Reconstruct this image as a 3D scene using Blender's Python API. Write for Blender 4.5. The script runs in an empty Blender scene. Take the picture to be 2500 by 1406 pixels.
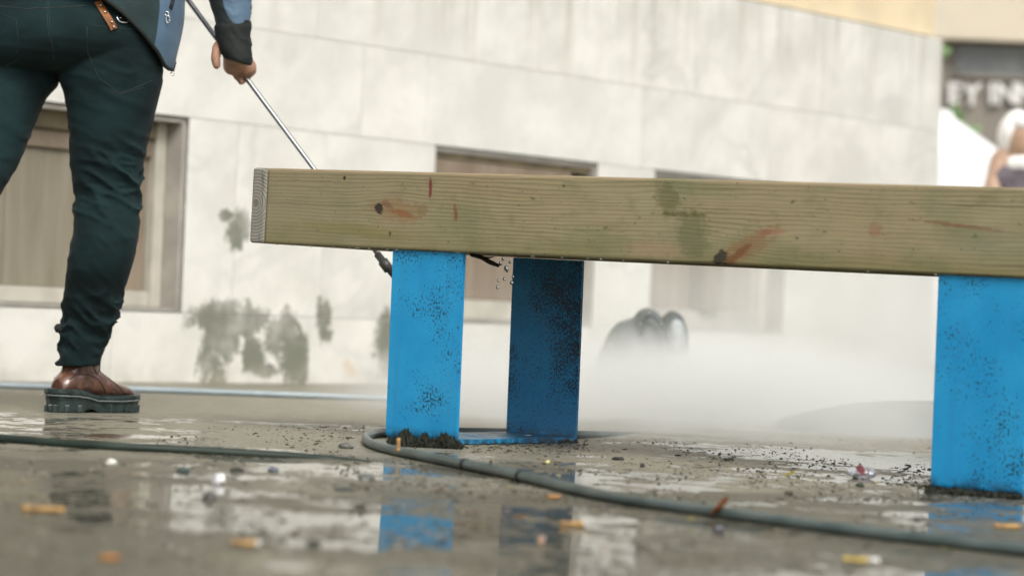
import bpy, bmesh, math, random
import numpy as np
from mathutils import Vector, Matrix, noise
from mathutils.bvhtree import BVHTree

random.seed(11)
rng = np.random.default_rng(5)
sc = bpy.context.scene
C = sc.collection

# ------------------------------------------------------------------ camera
F_PX, H = 7400.0, 0.268            # focal length in photo pixels (2500 wide), lens height above the paving
ROLL, PITCH = 0.040, 0.0085
CAM = Vector((0, 0, H))
_F = Vector((0, math.cos(PITCH), math.sin(PITCH)))
_R0, _U0 = Vector((1, 0, 0)), Vector((0, -math.sin(PITCH), math.cos(PITCH)))
_R = math.cos(ROLL) * _R0 + math.sin(ROLL) * _U0
_U = -math.sin(ROLL) * _R0 + math.cos(ROLL) * _U0
cd = bpy.data.cameras.new('camera')
cam = bpy.data.objects.new('camera', cd)
C.objects.link(cam)
m = Matrix.Identity(4)
for i in range(3):
    m[i][0], m[i][1], m[i][2], m[i][3] = _R[i], _U[i], -_F[i], CAM[i]
cam.matrix_world = m
cd.sensor_fit = 'HORIZONTAL'; cd.sensor_width = 36.0
cd.lens = 36.0 * F_PX / 2500.0
cd.clip_start, cd.clip_end = 0.05, 2000
cd.dof.use_dof = True
cd.dof.focus_distance = 6.35
cd.dof.aperture_fstop = 3.6
cd.dof.aperture_blades = 0
sc.camera = cam

# ------------------------------------------------------------------ light and exposure
SUN_AZ, SUN_EL = math.radians(160), math.radians(46)     # clockwise from +Y (view direction), soft light from behind the camera, to the right
w = bpy.data.worlds.new('World'); sc.world = w; w.use_nodes = True
nt = w.node_tree; nt.nodes.clear()
sky = nt.nodes.new('ShaderNodeTexSky'); sky.sky_type = 'NISHITA'; sky.sun_disc = False
sky.sun_elevation = SUN_EL; sky.sun_rotation = SUN_AZ
sky.dust_density = 4.0; sky.air_density = 1.0; sky.ozone_density = 1.0
hs = nt.nodes.new('ShaderNodeHueSaturation'); hs.inputs['Saturation'].default_value = 0.30
bg = nt.nodes.new('ShaderNodeBackground'); bg.inputs['Strength'].default_value = 0.12
wo = nt.nodes.new('ShaderNodeOutputWorld')
nt.links.new(sky.outputs[0], hs.inputs['Color']); nt.links.new(hs.outputs[0], bg.inputs[0]); nt.links.new(bg.outputs[0], wo.inputs[0])
sd = bpy.data.lights.new('sun', 'SUN'); sd.energy = 1.4; sd.angle = math.radians(28); sd.color = (1.0, 0.975, 0.92)
sun = bpy.data.objects.new('sun', sd); C.objects.link(sun)
sdir = Vector((math.sin(SUN_AZ) * math.cos(SUN_EL), math.cos(SUN_AZ) * math.cos(SUN_EL), math.sin(SUN_EL)))
sun.rotation_euler = sdir.to_track_quat('Z', 'Y').to_euler()
sun.location = sdir * 30
vs = sc.view_settings
sc.display_settings.display_device = 'sRGB'
vs.view_transform = 'Standard'; vs.look = 'None'; vs.exposure = 0.44; vs.gamma = 1.0; vs.use_curve_mapping = False
cy = sc.cycles
cy.use_adaptive_sampling = True; cy.adaptive_threshold = 0.025; cy.adaptive_min_samples = 20
cy.use_denoising = True; cy.max_bounces = 12; cy.diffuse_bounces = 2; cy.glossy_bounces = 3
cy.transmission_bounces = 4; cy.volume_bounces = 8; cy.transparent_max_bounces = 8
cy.caustics_reflective = False; cy.caustics_refractive = False; cy.sample_clamp_indirect = 6.0
cy.volume_step_rate = 2.0

# ------------------------------------------------------------------ where things stand
BD = Vector((0.805, -0.593, 0)).normalized()       # along the bench
DD = Vector((0.593, 0.805, 0)).normalized()        # across the bench = along the building

def ray(px, py):
    return _F + _R * ((px - 1250) / F_PX) + _U * ((703 - py) / F_PX)

def at(px, py, Y):
    d = ray(px, py)
    return CAM + d * (Y / d.y)

LEG1 = Vector((-0.1775, 6.167, 0))

def gz(x, y):
    u = (x - LEG1.x) * BD.x + (y - LEG1.y) * BD.y
    u = max(0.0, min(u, 3.5))
    return -0.016 * (u * u / (u + 0.12))

def ground(px, py, lift=0.0):
    d = ray(px, py); z = lift
    for _ in range(6):
        t = (z - CAM.z) / d.z
        p = CAM + d * t
        z = gz(p.x, p.y) + lift
    return p

# ------------------------------------------------------------------ helpers
def link(o, parent=None):
    C.objects.link(o)
    if parent: o.parent = parent
    return o

def tag(o, label=None, cat=None, group=None, kind=None):
    if label: o['label'] = label
    if cat: o['category'] = cat
    if group: o['group'] = group
    if kind: o['kind'] = kind
    return o

def empty(name, loc=(0, 0, 0), rz=0.0, **kw):
    o = bpy.data.objects.new(name, None); o.location = loc; o.rotation_euler = (0, 0, rz)
    o.empty_display_size = 0.1
    link(o); tag(o, **kw)
    return o

def obj(name, bm, mat, parent=None, smooth=False, **kw):
    me = bpy.data.meshes.new(name)
    bm.normal_update(); bm.to_mesh(me); bm.free()
    for mm in (mat if isinstance(mat, (list, tuple)) else [mat]): me.materials.append(mm)
    if smooth:
        for p in me.polygons: p.use_smooth = True
    o = bpy.data.objects.new(name, me)
    link(o, parent); tag(o, **kw)
    return o

def obj_me(name, me, mat, parent=None, **kw):
    me.materials.clear()
    for mm in (mat if isinstance(mat, (list, tuple)) else [mat]): me.materials.append(mm)
    o = bpy.data.objects.new(name, me)
    link(o, parent); tag(o, **kw)
    return o

def box(bm, x0, x1, y0, y1, z0, z1, bev=0.0, seg=2, mtx=None):
    r = bmesh.ops.create_cube(bm, size=1.0)
    vs_ = r['verts']
    for v in vs_:
        v.co = Vector((x0 + (v.co.x + .5) * (x1 - x0), y0 + (v.co.y + .5) * (y1 - y0), z0 + (v.co.z + .5) * (z1 - z0)))
    if bev > 0:
        es = list({e for v in vs_ for e in v.link_edges})
        rr = bmesh.ops.bevel(bm, geom=es, offset=bev, segments=seg, affect='EDGES', profile=0.5)
        vs_ = list({v for f in rr['faces'] for v in f.verts} | {v for v in vs_ if v.is_valid})
    if mtx is not None:
        for v in vs_: v.co = mtx @ v.co
    return vs_

def B(*a, **k):
    bm = bmesh.new(); box(bm, *a, **k); return bm

def loft(bm, rings, cap=True):
    """rings: list of lists of Vectors, all of one length"""
    n = len(rings[0]); R = []
    for r in rings: R.append([bm.verts.new(p) for p in r])
    for a, b in zip(R[:-1], R[1:]):
        for i in range(n):
            j = (i + 1) % n
            bm.faces.new((a[i], a[j], b[j], b[i]))
    if cap:
        for r, s in ((R[0], -1), (R[-1], 1)):
            c = bm.verts.new(sum((v.co for v in r), Vector()) / n)
            for i in range(n):
                j = (i + 1) % n
                bm.faces.new((r[j], r[i], c) if s < 0 else (r[i], r[j], c))
    return R

def catmull(tab, n):
    """resample the rows of a table with a Catmull-Rom spline"""
    T = np.array(tab, float); k = len(T); out = []
    for i in range(n):
        t = i / (n - 1) * (k - 1); a = min(int(t), k - 2); f = t - a
        p0, p1, p2, p3 = T[max(a - 1, 0)], T[a], T[a + 1], T[min(a + 2, k - 1)]
        out.append(0.5 * ((2 * p1) + (-p0 + p2) * f + (2 * p0 - 5 * p1 + 4 * p2 - p3) * f * f + (-p0 + 3 * p1 - 3 * p2 + p3) * f ** 3))
    return np.array(out)

def tube(bm, pts, rad, seg=10, cap=True):
    pts = [Vector(p) for p in pts]; rings = []
    rads = rad if hasattr(rad, '__len__') else [rad] * len(pts)
    up = None
    for i, p in enumerate(pts):
        t = (pts[min(i + 1, len(pts) - 1)] - pts[max(i - 1, 0)]).normalized()
        if up is None:
            up = Vector((0, 0, 1)) if abs(t.z) < 0.9 else Vector((1, 0, 0))
        s = t.cross(up).normalized(); up = s.cross(t).normalized()
        rings.append([p + (s * math.cos(2 * math.pi * k / seg) + up * math.sin(2 * math.pi * k / seg)) * rads[i] for k in range(seg)])
    return loft(bm, rings, cap)

def blob(bm, c, r, sub=2, jit=0.0, seed=0, rot=None):
    res = bmesh.ops.create_icosphere(bm, subdivisions=sub, radius=1.0)
    for v in res['verts']:
        q = v.co.copy()
        if jit: q *= 1 + jit * noise.noise(q * 1.7 + Vector((seed * 3.1, seed * 1.7, seed)))
        q = Vector((q.x * r[0], q.y * r[1], q.z * r[2]))
        if rot is not None: q = rot @ q
        v.co = q + Vector(c)
    return res['verts']

def capsule(bm, a, b, ra, rb, seg=14):
    """closed tapered capsule"""
    a, b = Vector(a), Vector(b); t = (b - a).normalized()
    pts, rads = [], []
    for k in range(5):
        an = math.pi / 2 * (1 - k / 4); pts.append(a - t * ra * math.sin(an)); rads.append(max(ra * math.cos(an), 1e-4))
    for k in range(5):
        an = math.pi / 2 * k / 4; pts.append(b + t * rb * math.sin(an)); rads.append(max(rb * math.cos(an), 1e-4))
    up = Vector((0, 0, 1)) if abs(t.z) < 0.9 else Vector((1, 0, 0))
    s = t.cross(up).normalized(); up = s.cross(t)
    loft(bm, [[p + (s * math.cos(2 * math.pi * k / seg) + up * math.sin(2 * math.pi * k / seg)) * r for k in range(seg)] for p, r in zip(pts, rads)])

def chain(bm, pts):
    for (a, ra), (b, rb) in zip(pts[:-1], pts[1:]): capsule(bm, a, b, ra, rb)

def remeshed(bm, voxel, smooth=4, fac=0.5):
    me = bpy.data.meshes.new('tmp'); bm.normal_update(); bm.to_mesh(me); bm.free()
    o = bpy.data.objects.new('tmp', me); C.objects.link(o)
    r = o.modifiers.new('r', 'REMESH'); r.mode = 'VOXEL'; r.voxel_size = voxel; r.use_smooth_shade = True
    if smooth:
        s = o.modifiers.new('s', 'SMOOTH'); s.factor = fac; s.iterations = smooth
    dg = bpy.context.evaluated_depsgraph_get(); dg.update()
    out = bpy.data.meshes.new_from_object(o.evaluated_get(dg))
    bpy.data.objects.remove(o); bpy.data.meshes.remove(me)
    for p in out.polygons: p.use_smooth = True
    return out

# ------------------------------------------------------------------ node expressions
class X:
    """a float socket one can calculate with"""
    def __init__(s, nt, sock): s.nt, s.s = nt, sock
    def _op(s, op, *o, clamp=False):
        n = s.nt.nodes.new('ShaderNodeMath'); n.operation = op; n.use_clamp = clamp
        for i, v in enumerate((s,) + o):
            if isinstance(v, X): s.nt.links.new(v.s, n.inputs[i])
            else: n.inputs[i].default_value = v
        return X(s.nt, n.outputs[0])
    def __add__(s, o): return s._op('ADD', o)
    __radd__ = __add__
    def __sub__(s, o): return s._op('SUBTRACT', o)
    def __rsub__(s, o): return (s * -1.0) + o
    def __mul__(s, o): return s._op('MULTIPLY', o)
    __rmul__ = __mul__
    def __truediv__(s, o): return s._op('DIVIDE', o)
    def sin(s): return s._op('SINE')
    def sqrt(s): return s._op('SQRT')
    def exp(s): return s._op('EXPONENT')
    def pow(s, o): return s._op('POWER', o)
    def abs(s): return s._op('ABSOLUTE')
    def max(s, o): return s._op('MAXIMUM', o)
    def min(s, o): return s._op('MINIMUM', o)
    def clamp(s): return s._op('ADD', 0.0, clamp=True)
    def step(s, a, b, lo=0.0, hi=1.0):
        n = s.nt.nodes.new('ShaderNodeMapRange'); n.interpolation_type = 'SMOOTHSTEP'
        inv = a > b
        s.nt.links.new(s.s, n.inputs['Value'])
        n.inputs['From Min'].default_value = min(a, b); n.inputs['From Max'].default_value = max(a, b)
        n.inputs['To Min'].default_value = hi if inv else lo; n.inputs['To Max'].default_value = lo if inv else hi
        return X(s.nt, n.outputs['Result'])

class M:
    def __init__(s, name, coord='Object', ref=None):
        s.m = bpy.data.materials.new(name); s.m.use_nodes = True
        s.nt = s.m.node_tree; s.nt.nodes.clear()
        s.out = s.nt.nodes.new('ShaderNodeOutputMaterial')
        s.p = s.nt.nodes.new('ShaderNodeBsdfPrincipled')
        s.nt.links.new(s.p.outputs[0], s.out.inputs[0])
        tc = s.nt.nodes.new('ShaderNodeTexCoord')
        if ref is not None: tc.object = ref
        s.co = tc.outputs[coord]
        sp = s.nt.nodes.new('ShaderNodeSeparateXYZ'); s.nt.links.new(s.co, sp.inputs[0])
        s.x, s.y, s.z = (X(s.nt, sp.outputs[i]) for i in range(3))
    def vec(s, x, y, z):
        n = s.nt.nodes.new('ShaderNodeCombineXYZ')
        for i, v in enumerate((x, y, z)):
            if isinstance(v, X): s.nt.links.new(v.s, n.inputs[i])
            else: n.inputs[i].default_value = v
        return n.outputs[0]
    def noise(s, scale, detail=2.0, rough=0.5, vec=None, dist=0.0):
        n = s.nt.nodes.new('ShaderNodeTexNoise')
        s.nt.links.new(vec if vec is not None else s.co, n.inputs['Vector'])
        n.inputs['Scale'].default_value = scale; n.inputs['Detail'].default_value = detail
        n.inputs['Roughness'].default_value = rough; n.inputs['Distortion'].default_value = dist
        return X(s.nt, n.outputs['Fac'])
    def voro(s, scale, vec=None, feature='F1', out='Distance'):
        n = s.nt.nodes.new('ShaderNodeTexVoronoi'); n.feature = feature
        s.nt.links.new(vec if vec is not None else s.co, n.inputs['Vector'])
        n.inputs['Scale'].default_value = scale
        return X(s.nt, n.outputs[out])
    def rnd(s):
        n = s.nt.nodes.new('ShaderNodeObjectInfo'); return X(s.nt, n.outputs['Random'])
    def mix(s, f, a, b):
        n = s.nt.nodes.new('ShaderNodeMix'); n.data_type = 'RGBA'
        for sock, v in ((n.inputs[0], f), (n.inputs[6], a), (n.inputs[7], b)):
            if isinstance(v, X): s.nt.links.new(v.s, sock)
            elif isinstance(v, bpy.types.NodeSocket): s.nt.links.new(v, sock)
            elif isinstance(v, (tuple, list)): sock.default_value = (*v[:3], 1)
            else: sock.default_value = v
        return n.outputs[2]
    def set(s, **k):
        names = dict(col='Base Color', rough='Roughness', metal='Metallic', spec='Specular IOR Level', ior='IOR', coat='Coat Weight',
                     coatr='Coat Roughness', sheen='Sheen Weight', trans='Transmission Weight', sss='Subsurface Weight', alpha='Alpha')
        for kk, v in k.items():
            sock = s.p.inputs[names[kk]]
            if isinstance(v, X): s.nt.links.new(v.s, sock)
            elif isinstance(v, bpy.types.NodeSocket): s.nt.links.new(v, sock)
            elif isinstance(v, (tuple, list)): sock.default_value = (*v[:3], 1)
            else: sock.default_value = v
        return s
    def bump(s, h, strength=0.3, dist=0.002):
        n = s.nt.nodes.new('ShaderNodeBump'); n.inputs['Strength'].default_value = strength; n.inputs['Distance'].default_value = dist
        s.nt.links.new(h.s, n.inputs['Height']); s.nt.links.new(n.outputs[0], s.p.inputs['Normal'])
        return s

def simple(name, col, rough=0.6, var=0.25, scale=30.0, bump=0.15, bdist=0.001, **k):
    a = M(name); n = a.noise(scale, 4.0)
    a.set(col=a.mix(n.step(0.3, 0.7), tuple(c * (1 - var) for c in col), tuple(min(1, c * (1 + var)) for c in col)), rough=rough, **k)
    if bump: a.bump(a.noise(scale * 4, 3.0), bump, bdist)
    return a.m

def ellip(a, x, z, x0, z0, rx, rz, ang=0.0, soft=0.35, wob=None):
    """soft-edged ellipse mask in two coordinates"""
    ca, sa = math.cos(ang), math.sin(ang)
    u = ((x - x0) * ca + (z - z0) * sa) / rx
    v = ((z - z0) * ca - (x - x0) * sa) / rz
    d = (u * u + v * v).sqrt()
    if wob is not None: d = d + wob
    return d.step(1 + soft, 1 - soft)

# ------------------------------------------------------------------ ground
def ground_material():
    a = M('wet_paving')
    big = a.noise(0.9, 3.0, 0.55)
    mid = a.noise(5.5, 4.0, 0.6)
    frag = a.noise(26.0, 4.0, 0.65)
    pud = (big * 0.44 + mid * 0.30 + frag * 0.26).step(0.488, 0.532)
    pud = pud * a.y.step(7.3, 6.6)                       # the strip next to the building drains dry
    agg = a.voro(190.0)
    fine = a.noise(420.0, 3.0, 0.7)
    blot = a.noise(14.0, 4.0, 0.65)
    c = a.mix(fine.step(0.34, 0.68), (0.125, 0.116, 0.082), (0.43, 0.402, 0.31))
    c = a.mix(blot.step(0.42, 0.72) * 0.55, c, (0.15, 0.140, 0.102))
    dark = a.noise(75.0, 5.0, 0.75).step(0.57, 0.66) * a.noise(3.0, 3.0).step(0.36, 0.56)
    c = a.mix(dark * 0.75, c, (0.028, 0.026, 0.02))
    wet = (a.noise(1.7, 4.0, 0.6) + a.y.step(6.4, 4.4, -0.20, 0.13)).step(0.42, 0.60)  # patchy wet tone, blended darker towards the camera
    c = a.mix(wet * 0.68, c, (0.070, 0.066, 0.046))
    mott = a.noise(38.0, 5.0, 0.7)
    c = a.mix(mott.step(0.5, 0.7) * 0.5, c, (0.075, 0.070, 0.048))
    c = a.mix(pud * 0.55, c, (0.085, 0.078, 0.055))
    a.set(col=c, rough=pud.step(0.0, 1.0, 0.42, 0.05), ior=1.36)
    dry = pud.step(0.75, 0.1)
    h = (fine * 0.5 + agg * 0.9 + a.noise(60.0, 4.0, 0.7) * 0.9) * dry + a.noise(7.0, 1.0) * 0.05 + a.noise(45.0, 2.0) * 0.025
    a.bump(h, 0.55, 0.004)
    return a.m

def axis_vals(lo, hi, step, far):
    v = list(np.arange(lo, hi + 1e-6, step))
    s = step
    a, b = v[0], v[-1]
    while b < far: s *= 1.6; b += s; v.append(b)
    s = step
    while a > -far: s *= 1.6; a -= s; v.insert(0, a)
    return v

gx, gy = axis_vals(-3.5, 4.0, 0.1, 400), axis_vals(1.0, 15.0, 0.1, 400)
gv = [(x, y, gz(x, y)) for y in gy for x in gx]
nx = len(gx)
gf = [(j * nx + i, j * nx + i + 1, (j + 1) * nx + i + 1, (j + 1) * nx + i) for j in range(len(gy) - 1) for i in range(nx - 1)]
gme = bpy.data.meshes.new('ground'); gme.from_pydata(gv, [], gf)
for p in gme.polygons: p.use_smooth = True
obj_me('ground', gme, ground_material(), kind='structure', label='wet concrete paving with puddles and grit', cat='ground')

# ------------------------------------------------------------------ the stone building
W0 = at(450, 935, 9.87); W0.z = 0.0
BUILD = empty('stone_building', W0, math.atan2(DD.y, DD.x), label='pale marble-clad building with low boarded windows and a cream band above', cat='building')
WN = Vector((DD.y, -DD.x, 0))                # outward normal, towards the camera

def on_wall(px, py, depth=0.0):
    d = ray(px, py)
    t = (W0 - WN * depth - CAM).dot(WN) / d.dot(WN)
    p = CAM + d * t - W0
    return p.dot(DD), p.z

def marble_material():
    a = M('marble_cladding', ref=BUILD)
    r = a.rnd() * 37.0
    v = a.vec(a.x + r, a.y, a.z + r * 0.37)
    vs2 = a.vec(a.x * 0.9 + a.z * 0.45 + r, a.y, (a.z * 0.9 - a.x * 0.45) * 1.5 + r)
    vein = (a.noise(0.9, 4.0, 0.55, vec=vs2, dist=0.9) - 0.5).abs().step(0.030, 0.0)
    cloud = a.noise(2.2, 5.0, 0.62, vec=vs2)
    blot = a.noise(7.0, 4.0, 0.6, vec=v)
    tone = a.rnd()
    c = a.mix(cloud.step(0.36, 0.66), (0.65, 0.638, 0.58), (0.80, 0.785, 0.725))
    c = a.mix(blot.step(0.46, 0.74) * 0.48, c, (0.60, 0.59, 0.54))
    c = a.mix(tone * 0.30, c, (0.72, 0.715, 0.67))
    c = a.mix(vein * 0.35 * a.noise(1.3, 2.0).step(0.4, 0.6), c, (0.48, 0.48, 0.45))
    # run-off streaks below the band and above the windows
    st = a.noise(1.0, 4.0, 0.65, vec=a.vec(a.x * 9.0, 0.0, a.z * 0.55))
    top = a.z.step(1.05, 1.64)
    c = a.mix(st.step(0.48, 0.68) * top * 0.62, c, (0.36, 0.33, 0.26))
    st2 = a.noise(1.0, 3.0, 0.6, vec=a.vec(a.x * 24.0, 3.0, a.z * 1.2))
    c = a.mix(st2.step(0.58, 0.72) * a.z.step(1.15, 1.6) * 0.45, c, (0.30, 0.27, 0.21))
    # damp blotches on the plinth
    wob = (a.noise(1.0, 5.0, 0.62, vec=a.vec(a.x * 13.0, 0.0, a.z * 8.0)) - 0.5) * 3.0
    wob = wob + (a.noise(55.0, 4.0, 0.7) - 0.5) * 1.4
    damp = None
    for px, py, rx, ry, an in ((540, 772, 62, 34, 0.0), (542, 830, 40, 62, -0.1), (516, 895, 28, 50, -0.25), (602, 785, 40, 46, 0.1), (616, 862, 26, 44, 0.1), (570, 800, 40, 30, 0.0),
                               (688, 812, 36, 42, 0.3), (724, 872, 30, 68, 0.3), (706, 840, 30, 40, 0.3), (786, 782, 20, 48, 0.0), (650, 905, 26, 14, 0.0), (945, 850, 27, 95, -0.05), (578, 568, 22, 40, -0.25), (552, 527, 12, 14, 0.0)):
        t, z = on_wall(px, py); sx = 1 / (0.57 * F_PX / 10.0); sz = 10.2 / F_PX
        e = ellip(a, a.x, a.z, t, z, rx * sx * 1.05, ry * sz * 1.05, an, 0.20, wob)
        damp = e if damp is None else damp.max(e)
    damp = damp * (a.noise(6.0, 3.0, 0.6).step(0.25, 0.6) * 0.45 + 0.55)
    c = a.mix(damp * 0.90, c, (0.145, 0.152, 0.108))
    rust = ellip(a, a.x, a.z, *on_wall(860, 905), 0.05, 0.02, -0.6, 0.6, wob)
    c = a.mix(rust * 0.5, c, (0.62, 0.44, 0.28))
    low = a.z.step(0.09, 0.0) * a.noise(9.0, 3.0).step(0.35, 0.7)
    c = a.mix(low * 0.5, c, (0.42, 0.40, 0.32))
    a.set(col=c, rough=0.42)
    a.bump(a.noise(30.0, 5.0, 0.7), 0.12, 0.002)
    return a.m

MARBLE = marble_material()
CREAM = simple('cream_stucco', (0.74, 0.62, 0.42), 0.8, 0.06, 5.0, 0.1)
JOINT = simple('grey_mortar', (0.64, 0.62, 0.57), 0.9, 0.15, 20)
TAUPE = simple('taupe_metal_reveal', (0.40, 0.375, 0.33), 0.6, 0.20, 6.0, 0.1)
def board_material(name, c1, c2):
    a = M(name, ref=BUILD)
    n = a.noise(1.0, 4.0, 0.6, vec=a.vec(a.x * 16.0, a.y, a.z * 1.6))
    a.set(col=a.mix(n.step(0.3, 0.7), c1, c2), rough=0.55)
    return a.m
BOARD = board_material('beige_window_board', (0.20, 0.175, 0.120), (0.275, 0.248, 0.185))
BROWNB = board_material('brown_window_board', (0.20, 0.152, 0.105), (0.285, 0.228, 0.168))
OLIVE = simple('olive_window_frame', (0.155, 0.125, 0.07), 0.6, 0.35, 9.0, 0.1)
PALEF = simple('pale_window_frame', (0.50, 0.475, 0.40), 0.5, 0.12, 9.0, 0.05)

T_L, T_R = -3.4, on_wall(2287, 500)[0]
WIN = [(on_wall(450, 600)[0] - 1.04, on_wall(449, 600)[0]), (on_wall(1056, 560)[0], on_wall(1453, 560)[0]), (on_wall(1592, 600)[0], on_wall(1914, 700)[0])]
Z1, Z2, Z3, Z4 = 0.228, 0.862, 1.182, 1.606
PT, G = 0.10, 0.0014                         # slab thickness, half joint
core = bmesh.new()
xs = [T_L] + [v for wn in WIN for v in wn] + [T_R - 0.012]
box(core, T_L, T_R - 0.012, 0.20, 3.0, 0, 4.4)
for a0, b0 in zip(xs[0::2], xs[1::2]): box(core, a0 + 0.012, b0 - 0.012, 0.0016, 0.199, 0, Z4 - 0.002)
for a0, b0 in WIN:
    box(core, a0 - 0.011, b0 + 0.011, 0.0016, 0.199, 0, Z1 - 0.012); box(core, a0 - 0.011, b0 + 0.011, 0.0016, 0.199, Z2 + 0.012, Z4 - 0.002)
obj('wall_core', core, JOINT, BUILD)

def slab(t0, t1, z0, z1):
    y = random.uniform(-0.0016, -0.0004)
    obj('stone_panel', B(t0 + G, t1 - G, y, 0.0013, z0 + G, z1 - G, bev=0.0005, seg=1), MARBLE, BUILD)

def course(z0, z1, cuts, skip=()):
    cuts = sorted(cuts)
    for c0, c1 in zip(cuts[:-1], cuts[1:]):
        mid = (c0 + c1) / 2
        if any(s0 < mid < s1 for s0, s1 in skip): continue
        slab(c0, c1, z0, z1)
tx = lambda px, py=300: on_wall(px, py)[0]
course(0.0, Z1, [T_L, -2.3, -1.25, -0.35, tx(583), 1.62, 2.55, 3.5, 4.3, T_R])
course(Z1, Z2, [T_L, -2.3] + [v for wn in WIN for v in wn] + [tx(583), tx(800), tx(2100), T_R], WIN)
course(Z2, Z3, [T_L, -2.5, -1.4, -0.2, 0.85, tx(1040), 2.6, 3.55, 4.5, T_R])
course(Z3, Z4, [T_L, -2.0, -1.0, 0.1, tx(765), tx(1310), 3.0, 4.0, T_R])
obj('cream_band', B(T_L, T_R - 0.03, 0.035, 0.199, Z4 + 0.012, 4.4), CREAM, BUILD)
# return of the cladding round the corner
for z0, z1 in ((0, Z1), (Z1, Z2), (Z2, Z3), (Z3, Z4)):
    for k in range(3):
        obj('stone_panel', B(T_R - 0.0115, T_R - 0.0005, 0.0085 + k * 0.95 + G, 0.0085 + (k + 1) * 0.95 - G, z0 + G, z1 - G, bev=0.0015, seg=1), MARBLE, BUILD)

def window(t0, t1, kind):
    zb, zt = Z1, Z2
    bm = bmesh.new()                                  # lining of the opening
    e = 0.003
    box(bm, t0 + e, t0 + 0.016, 0.010, 0.196, zb + e, zt - e); box(bm, t1 - 0.016, t1 - e, 0.010, 0.196, zb + e, zt - e)
    box(bm, t0 + 0.017, t1 - 0.017, 0.012, 0.196, zt - 0.018, zt - e); box(bm, t0 + 0.017, t1 - 0.017, 0.012, 0.196, zb + e, zb + 0.014)
    wn = obj('window', bm, TAUPE, BUILD)
    a0, a1, b0, b1 = t0 + 0.0165, t1 - 0.0165, zb + 0.015, zt - 0.019
    if kind == 0:
        obj('frame', B(a1 - 0.05, a1 - 0.002, 0.075, 0.13, b0, b1, bev=0.003), PALEF, wn)
        obj('frame', B(a0, a1 - 0.052, 0.07, 0.14, b1 - 0.055, b1, bev=0.004), OLIVE, wn)
        obj('frame', B(a0, a1 - 0.052, 0.09, 0.15, b1 - 0.115, b1 - 0.057, bev=0.004), BROWNB, wn)
        obj('sill', B(a0, a1 - 0.052, 0.08, 0.15, b0, b0 + 0.05, bev=0.003), PALEF, wn)
        x = a0 + 0.002; q = a1 - 0.056; n = 6
        for k in range(n):
            w0, w1 = x + (q - x) * k / n, x + (q - x) * (k + 1) / n
            obj('board', B(w0 + 0.001, w1 - 0.001, 0.105 + 0.002 * (k % 2), 0.125, b0 + 0.051, b1 - 0.117, bev=0.0015, seg=1), BOARD if k < 4 else BROWNB, wn)
    elif kind == 1:
        obj('frame', B(a0, a1, 0.022, 0.12, b1 - 0.022, b1, bev=0.003), OLIVE, wn)
        obj('frame', B(a0, a1 - 0.12, 0.026, 0.13, b1 - 0.085, b1 - 0.024, bev=0.004), BROWNB, wn)
        obj('frame', B(a0, a1 - 0.32, 0.034, 0.14, b1 - 0.15, b1 - 0.087, bev=0.004), PALEF, wn)
        obj('mullion', B(a1 - 0.31, a1 - 0.20, 0.06, 0.16, b0, b1 - 0.088, bev=0.003), OLIVE, wn)
        obj('sill', B(a0, a1, 0.06, 0.15, b0 - 0.0, b0 + 0.07, bev=0.003), PALEF, wn)
        for w0, w1, mm in ((a0, a0 + 0.34, BOARD), (a0 + 0.342, a1 - 0.312, BROWNB), (a1 - 0.198, a1, BOARD)):
            obj('board', B(w0 + 0.001, w1 - 0.001, 0.12, 0.14, b0 + 0.072, b1 - 0.152, bev=0.002, seg=1), mm, wn)
    else:
        obj('frame', B(a0, a1, 0.05, 0.12, b1 - 0.03, b1, bev=0.003), PALEF, wn)
        obj('frame', B(a1 - 0.06, a1 - 0.004, 0.07, 0.13, b0, b1 - 0.032, bev=0.003), PALEF, wn)
        obj('mullion', B(a0 + 0.46, a0 + 0.60, 0.05, 0.16, b0 + 0.07, b1 - 0.032, bev=0.003), OLIVE, wn)
        obj('sill', B(a0, a1 - 0.062, 0.08, 0.15, b0, b0 + 0.068, bev=0.003), TAUPE, wn)
        for w0, w1, mm in ((a0, a0 + 0.458, BROWNB), (a0 + 0.602, a0 + 0.80, BOARD), (a0 + 0.802, a1 - 0.062, BOARD)):
            obj('board', B(w0 + 0.001, w1 - 0.001, 0.12, 0.14, b0 + 0.07, b1 - 0.033, bev=0.002, seg=1), mm, wn)
for k, (a0, a1) in enumerate(WIN): window(a0, a1, k)

# ------------------------------------------------------------------ the bench
b0 = LEG1 - BD * 0.478 - DD * 0.008
BN = empty('timber_bench', b0, label='long timber-framed bench on bright blue steel legs in the wet', cat='bench')
TILT = -0.016
bx = (BD + Vector((0, 0, TILT))).normalized(); bz = bx.cross(DD).normalized() * 1.0
BM_ = Matrix.Identity(4)
for i in range(3): BM_[i][0], BM_[i][1], BM_[i][2], BM_[i][3] = bx[i], DD[i], bz[i], (b0 + Vector((0, 0, 0.0077)))[i]
BN.matrix_world = BM_
BI = BM_.inverted()
BL, BDEP, ZB, ZT = 2.21, 0.452, 0.389, 0.5485

def on_bench(px, py):
    d = ray(px, py); n = -DD; o = b0
    t = (o - CAM).dot(n) / d.dot(n)
    q = BI @ (CAM + d * t)
    return q.x, q.z

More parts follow.
